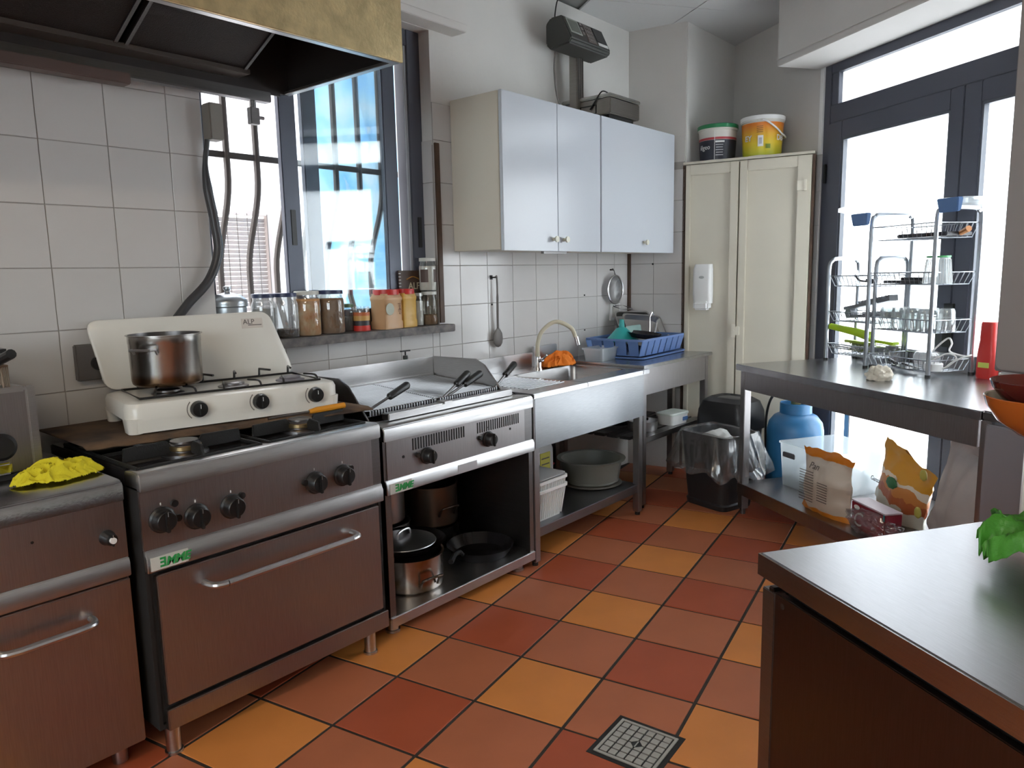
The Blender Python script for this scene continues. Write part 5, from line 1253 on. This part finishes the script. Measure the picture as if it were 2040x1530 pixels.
text('lettering', 'ALF', .050, mat('cream_print', (.62, .55, .40), .5), pg, (.062, -.0008, .192), (PI / 2, 0, 0), bold=.0008)
MB().tube(bez([(.05, -.001, .243), (.09, -.001, .257), (.12, -.001, .252), (.15, -.001, .238)], 5), .003, 6).build('swoosh', mat('gold_print', (.45, .22, .04), .4), pg)

# ------------------------------------------------------------------ on the corner table
BT = mat('tray_blue', (.13, .22, .46), .4)
dt = thing('dish_drainer', 'blue plastic dish drainer basket with drip tray on the corner table', 'dish drainer', (4.415, 2.63, .89), math.radians(3))
rr2 = lambda ex, ey, z: [(x, y, z) for x, y in rrect(-.30 - ex, .30 + ex, -.20 - ey, .20 + ey, .03)]
MB().loft([rr2(.0, 0, 0), rr2(.02, .02, .004), rr2(.025, .025, .016), rr2(.018, .018, .016), rr2(0, 0, .006)]).build('drip_tray', BT, dt)
fr_ = MB().loft([rr2(-.03, -.02, .018), rr2(-.04, -.03, .018), rr2(-.04, -.03, .022)], cap0=False, cap1=False)
fr_.loft([rr2(.012, .012, .115), rr2(.018, .018, .115), rr2(.018, .018, .128), rr2(.0, .0, .128), rr2(.0, .0, .115)], cap0=False, cap1=False)
fr_.build('basket_rim', BT, dt)
for i in range(7):
    x = -.27 + i * .09
    for sy_ in (-1, 1):
        MB().loft([[(x - .034, sy_ * .185, .02), (x + .034, sy_ * .185, .02), (x + .034, sy_ * .18, .02), (x - .034, sy_ * .18, .02)], [(x - .04, sy_ * .212, .117), (x + .04, sy_ * .212, .117), (x + .04, sy_ * .206, .117), (x - .04, sy_ * .206, .117)]]).build('side_panel', BT, dt)
for i in range(4):
    y = -.14 + i * .09
    for sx_ in (-1, 1):
        MB().loft([[(sx_ * .285, y - .032, .02), (sx_ * .285, y + .032, .02), (sx_ * .28, y + .032, .02), (sx_ * .28, y - .032, .02)], [(sx_ * .312, y - .038, .117), (sx_ * .312, y + .038, .117), (sx_ * .306, y + .038, .117), (sx_ * .306, y - .038, .117)]]).build('side_panel', BT, dt)
MB().loft([rr2(-.02, -.02, .018), rr2(-.02, -.02, .024)]).build('basket_floor', BT, dt)
pb = thing('plastic_box', 'small clear plastic food box in front of the blue drainer', 'plastic box', (4.015, 2.655, .89), math.radians(3))
rp_ = lambda k, z: [(x, y, z) for x, y in rrect(-.105 * k, .105 * k, -.075 * k, .075 * k, .02)]
MB().loft([rp_(.88, 0), rp_(.98, .07), rp_(1.05, .07), rp_(1.05, .082), rp_(.97, .082), rp_(.86, .005)]).build('box_wall', CLEARPL, pb)
fn = thing('funnel', 'teal plastic funnel upside down in the blue drainer', 'funnel', (4.33, 2.69, .985))
TEAL = mat('teal_plastic', (.03, .38, .36), .35)
MB().lathe([(.108, 0), (.112, 0), (.112, .008), (.103, .012), (.036, .085), (.02, .092), (.014, .145), (.010, .145)], n=30).build('cone', TEAL, fn)
for k, (lab, zz, tilt, yy) in enumerate((('shallow steel baking pan leaning in the blue drainer', 1.0, .95, 2.72), ('flat grey roasting tin leaning behind the baking pan', 1.02, 1.05, 2.80))):
    t = thing('roasting_tin', lab, 'roasting tin', (4.635, yy - .02, zz - .055), math.radians(-20 + 6 * k))
    q = lambda g, z: [(x, y, z) for x, y in rrect(-.155 - g, .155 + g, -.11 - g, .11 + g, .035)]
    MB().loft([q(.0, 0), q(.014, .038), q(.022, .038), q(.022, .042), q(.012, .042), q(-.003, .004)]).build('pan_wall', (mat('tin_light', (.46, .45, .44), .3, 1.0), mat('tin_mid', (.40, .39, .38), .35, .9))[k], t, rot=(tilt, .10 - .05 * k, 0), loc=(0, 0, .07))
t = thing('chopping_board', 'pale teal plastic board standing in the blue drainer', 'chopping board', (4.44, 2.655, .985), .06)
MB().box(-.10, .12, -.004, .004, 0, .10).build('board', mat('board_teal', (.30, .45, .42), .5), t, rot=(-.2, 0, 0), bevel=.006)
t = thing('frying_pan', 'dark frying pan lying in the blue drainer', 'pan', (4.40, 2.56, .98), .3)
MB().lathe([(0, 0), (.09, 0), (.115, .03), (.118, .03), (.094, -.003), (0, -.004)], n=30).build('pan_wall', ENAMEL, t, rot=(.12, .0, 0), loc=(0, 0, .03)); 
t = thing('steel_spatula', 'shiny steel spatula handle sticking up from the blue drainer', 'utensil', (4.53, 2.54, .93), .0)
MB().tube([(-.03, 0, .06), (.045, .02, .165)], [.006, .008], 8).build('handle', CHROME, t); MB().box(-.06, -.02, -.02, .02, .03, .065).build('blade', CHROME, t)
t = thing('steel_ladle', 'bright ladle handle standing in the blue drainer by the tins', 'utensil', (4.60, 2.62, .93), .0)
MB().tube([(-.02, 0, .05), (.0, .01, .20), (.012, .0, .235), (.03, -.01, .21)], [.005, .006, .006, .005], 8).build('handle', CHROME, t); MB().lathe([(0, 0), (.03, .01), (.035, .03)], (-.02, 0, .02), 16).build('cup', CHROME, t)

# lower shelf of the corner table
t = thing('food_tub', 'white lidded food tub with blue print on the corner table shelf', 'food tub', (4.44, 2.36, .435), -.1)
rt2 = lambda k, z: [(x, y, z) for x, y in rrect(-.10 * k, .10 * k, -.065 * k, .065 * k, .02)]
MB().loft([rt2(.9, 0), rt2(.98, .065)]).build('tub_body', WHITEPL, t); MB().loft([rt2(1.03, .063), rt2(1.04, .075), rt2(.98, .08)]).build('lid', mat('lid_milky', (.66, .72, .68), .4), t); MB().box(.03, .085, -.0655, -.061, .02, .045).build('print', BLUEC, t)
t = thing('steel_pan', 'small steel pan with black handle on the corner table shelf', 'pan', (4.15, 2.42, .435), .2)
MB().lathe([(0, 0), (.09, 0), (.095, .01), (.098, .06), (.102, .062), (.094, .06), (.09, .012), (0, .004)], n=28).build('pan_wall', STEEL, t); MB().tube([(.09, 0, .05), (.2, -.02, .055)], .009, 8).build('handle', BLACK, t)
t = thing('saucepan', 'dark saucepan behind the steel pan on the corner table shelf', 'pan', (4.24, 2.66, .435), .2)
MB().lathe([(0, 0), (.10, 0), (.105, .01), (.108, .09), (.112, .092), (.1, .088), (.098, .012), (0, .004)], n=28).build('pan_wall', ENAMEL, t); MB().tube([(.1, 0, .08), (.24, .02, .09)], .009, 8).build('handle', BLACK, t)

# ------------------------------------------------------------------ under the sink
sz = .19
def crate(lab, x, y, z):
    t = thing('plastic_crate', lab, 'crate', (x, y, z))
    rc = lambda k, zz: [(xx, yy, zz) for xx, yy in rrect(-.125 * k, .125 * k, -.17 * k, .17 * k, .025)]
    MB().loft([rc(.86, 0), rc(.97, .155), rc(1.06, .155), rc(1.06, .17), rc(1.01, .17), rc(.93, .15), rc(.83, .006)]).build('crate_wall', WHITEPL, t)
    for i in range(13):
        x_ = -.10 + i * .0167
        for s_ in (-1,): MB().loft([[(x_ - .0025, -.142, .008), (x_ + .0025, -.142, .008), (x_ + .0025, -.15, .008), (x_ - .0025, -.15, .008)], [(x_ * 1.1 - .0025, -.160, .15), (x_ * 1.1 + .0025, -.160, .15), (x_ * 1.1 + .0025, -.171, .15), (x_ * 1.1 - .0025, -.171, .15)]]).build('rib', WHITEPL, t)
    for i in range(16):
        y_ = -.135 + i * .018
        MB().loft([[(.104, y_ - .0025, .008), (.112, y_ - .0025, .008), (.112, y_ + .0025, .008), (.104, y_ + .0025, .008)], [(.118, y_ * 1.1 - .0025, .15), (.127, y_ * 1.1 - .0025, .15), (.127, y_ * 1.1 + .0025, .15), (.118, y_ * 1.1 + .0025, .15)]]).build('rib', WHITEPL, t)
    return t
crate('lower white ribbed plastic crate on the sink shelf', 2.955, 2.42, sz)
crate('upper white ribbed plastic crate nested in another on the sink shelf', 2.955, 2.42, sz + .045)
pn_ = MB().loft([[(x, y, 0) for x, y in rrect(-.12, .12, -.165, .165, .02)], [(x, y, .01) for x, y in rrect(-.125, .125, -.17, .17, .02)]]).build('crate_cover', mat('cover_grey', (.50, .50, .50), .4), loc=(2.955, 2.42, sz + .216)); tag(pn_, 'flat grey plastic cover lying on the white crates', 'cover')
bs = thing('plastic_basin', 'round grey green plastic basin on the sink shelf', 'basin', (3.63, 2.47, sz + .012))
BSM = mat('basin_grey', (.14, .14, .12), .45)
MB().lathe([(0, 0), (.15, 0), (.165, .01), (.185, .135), (.205, .14), (.207, .147), (.18, .145), (.16, .014), (0, .008)], n=40).build('basin_wall', BSM, bs)
MB().lathe([(.16, .03), (.166, .025), (.168, .018), (.16, .016)], n=40).build('base_ring', BSM, bs)
rt3 = MB().lathe([(0, 0), (.17, 0), (.185, .01), (.18, .012), (0, .006)], n=36).build('round_tray', mat('tray_dirty', (.30, .28, .25), .35, .6), loc=(3.63, 2.47, sz)); tag(rt3, 'round tray under the plastic basin', 'tray')
can = thing('detergent_canister', 'pale detergent canister with yellow label behind the crates', 'canister', (3.27, 2.62, sz))
MB().loft([[(x, y, z) for x, y in rrect(-.10 * k, .10 * k, -.085 * k, .085 * k, .05 * k)] for z, k in ((0, .95), (.01, 1), (.26, 1), (.30, .85), (.315, .5))]).build('canister_body', mat('canister_pale', (.42, .42, .41), .4), can)
MB().box(-.055, .035, -.089, -.084, .10, .25).build('label', mat('label_yellow2', (.48, .44, .06), .5), can)
for i in range(4): MB().box(-.045, .025, -.0905, -.0885, .115 + i * .033, .122 + i * .033).build('print_line', mat('print_dark'), can)
MB().box(-.10, -.06, -.088, -.083, .19, .26).build('label', WHITEPL, can)
MB().box(.055, .095, -.075, -.07, .16, .17).build('label', mat('stripe_red', (.35, .02, .03), .4), can)
MB().lathe([(0, .312), (.025, .312), (.025, .335), (0, .335)], n=18).build('cap', RED, can)
bt = thing('spray_bottle', 'white bottle with black cap behind the crates under the sink', 'bottle', (2.95, 2.70, sz))
MB().lathe([(0, 0), (.04, 0), (.042, .01), (.042, .22), (.02, .26), (.018, .28), (0, .28)], n=22).build('bottle_body', WHITEPL, bt); MB().lathe([(0, .28), (.02, .28), (.02, .315), (0, .32)], n=16).build('cap', BLACK, bt)
bt = thing('bleach_bottle', 'pale bottle with red cap behind the crates under the sink', 'bottle', (3.11, 2.68, sz))
MB().lathe([(0, 0), (.045, 0), (.047, .01), (.047, .24), (.02, .285), (.018, .30), (0, .30)], n=22).build('bottle_body', mat('bottle_grey', (.40, .41, .42), .35), bt); MB().lathe([(0, .30), (.024, .30), (.022, .345), (0, .35)], n=16).build('cap', RED, bt)

# ------------------------------------------------------------------ pots on the grill's shelf
gz = .088
def saucepot(name, lab, x, y, z, r, hgt, m, inside=STEELDARK, ears=0, cat='pot'):
    t = thing(name, lab, cat, (x, y, z))
    MB().lathe([(0, 0), (r * .95, 0), (r, .008), (r, hgt), (r * 1.04, hgt + .002), (r * 1.04, hgt + .006), (r * .97, hgt + .006)], n=40).build('pot_wall', m, t)
    MB().lathe([(r * .97, hgt + .006), (r * .96, .012), (0, .008)], n=40).build('pot_inside', inside, t)
    for a in ([PI * 1.45, PI * .45] if ears else []):
        ca, sa_ = math.cos(a), math.sin(a); cx = Vector((ca * r, sa_ * r, hgt * .55)); tv = Vector((-sa_, ca, 0)); rv_ = Vector((ca, sa_, 0))
        MB().tube(bez([cx + tv * .045 - Vector((0, 0, .05)), cx + tv * .045 + rv_ * .015 - Vector((0, 0, .02)), cx + tv * .04 + rv_ * .04, cx - tv * .04 + rv_ * .04, cx - tv * .045 + rv_ * .015 - Vector((0, 0, .02)), cx - tv * .045 - Vector((0, 0, .05))], 5), .006, 8).build('handle', m, t)
    return t
RUST = mat('stained_steel', (.46, .45, .44), .24, 1.0, var=.6, vscale=7, col2=(.26, .16, .08))
saucepot('casserole', 'stained steel casserole with loop handles on the grill shelf', 2.115, 2.42, gz, .15, .145, RUST, ears=1)
sk_ = thing('wok_pan', 'dark shallow pan lying on top of the stained casserole', 'pan', (2.11, 2.42, gz + .152))
MB().lathe([(0, 0), (.10, 0), (.15, .03), (.168, .05), (.171, .052), (.148, .034), (.1, .006), (0, .004)], n=40).build('pan_wall', ENAMEL, sk_)
ldd = thing('pot_lid', 'dark steel pot lid with loop handle on top of the shallow pan', 'pot lid', (2.075, 2.405, gz + .208), .2)
MB().lathe([(.14, 0), (.142, .002), (.14, .005), (.10, .016), (.05, .022), (0, .024)], n=40).build('lid_disc', mat('lid_grey', (.45, .45, .46), .36, 1.0), ldd)
MB().tube(bez([(-.045, 0, .02), (-.04, 0, .045), (0, 0, .052), (.04, 0, .045), (.045, 0, .02)], 5), .006, 8).build('handle', STEEL, ldd)
saucepot('stock_pot', 'tall steel pot stacked at the back of the grill shelf', 2.215, 2.735, gz + .20, .12, .27, mat('steel_soft', (.48, .46, .46), .3, 1.0))
saucepot('stock_pot', 'wide steel pot carrying the tall pot on the grill shelf', 2.215, 2.735, gz, .14, .19, mat('steel_dim', (.25, .24, .23), .35, 1.0))
saucepot('saucepan', 'dark brown saucepan standing in the middle of the grill shelf', 2.545, 2.725, gz + .11, .135, .20, mat('pan_brown', (.16, .125, .10), .35, .9), ears=1)
saucepot('saucepan', 'low black pan under the dark brown saucepan', 2.545, 2.725, gz, .14, .10, ENAMEL, inside=BLACKM)
fp = thing('frying_pan', 'large black frying pan with long handle on the grill shelf', 'pan', (2.565, 2.405, gz + .003))
MB().lathe([(0, 0), (.13, 0), (.165, .05), (.168, .05), (.132, -.002), (0, -.003)], n=44).build('pan_wall', ENAMEL, fp); MB().tube(bez([(-.155, -.03, .045), (-.19, -.045, .07), (-.24, -.065, .082), (-.30, -.095, .070)], 6), [.010] * 6 + [.013] * 13, 10).build('handle', BLACK, fp)
tl = thing('oven_rod', 'thin steel rod leaning inside the grill stand', 'rod', (2.20, 2.66, gz + .33)); MB().tube([(-.12, -.12, .19), (.17, -.02, .06)], .005, 8).build('rod_shaft', STEEL, tl)


# ------------------------------------------------------------------ warm lamp added as fill light, unseen behind the camera
def fill_lamp(x, y, lab):
    cl = thing('fill_lamp', lab, 'lamp', (x, y, 3.12), 0)
    MB().box(-.62, .62, -.09, .09, -.05, 0).build('housing', WHITEPL, cl, bevel=.006)
    MB().box(-.60, .60, -.07, .07, -.062, -.05).build('diffuser', mat('fill_diffuser', (.9, .85, .75), .5, emit=((1.0, .86, .68), 1.2)), cl)
    L = bpy.data.lights.new('fill_light', 'AREA'); L.shape = 'RECTANGLE'; L.size = 1.2; L.size_y = .14; L.energy = 16; L.color = (1.0, .84, .62)
    lo = bpy.data.objects.new('fill_light', L); C.objects.link(lo); lo.parent = cl; lo.location = (0, 0, -.066)
fill_lamp(-.9, .4, 'added fill lamp on the unseen rear ceiling')
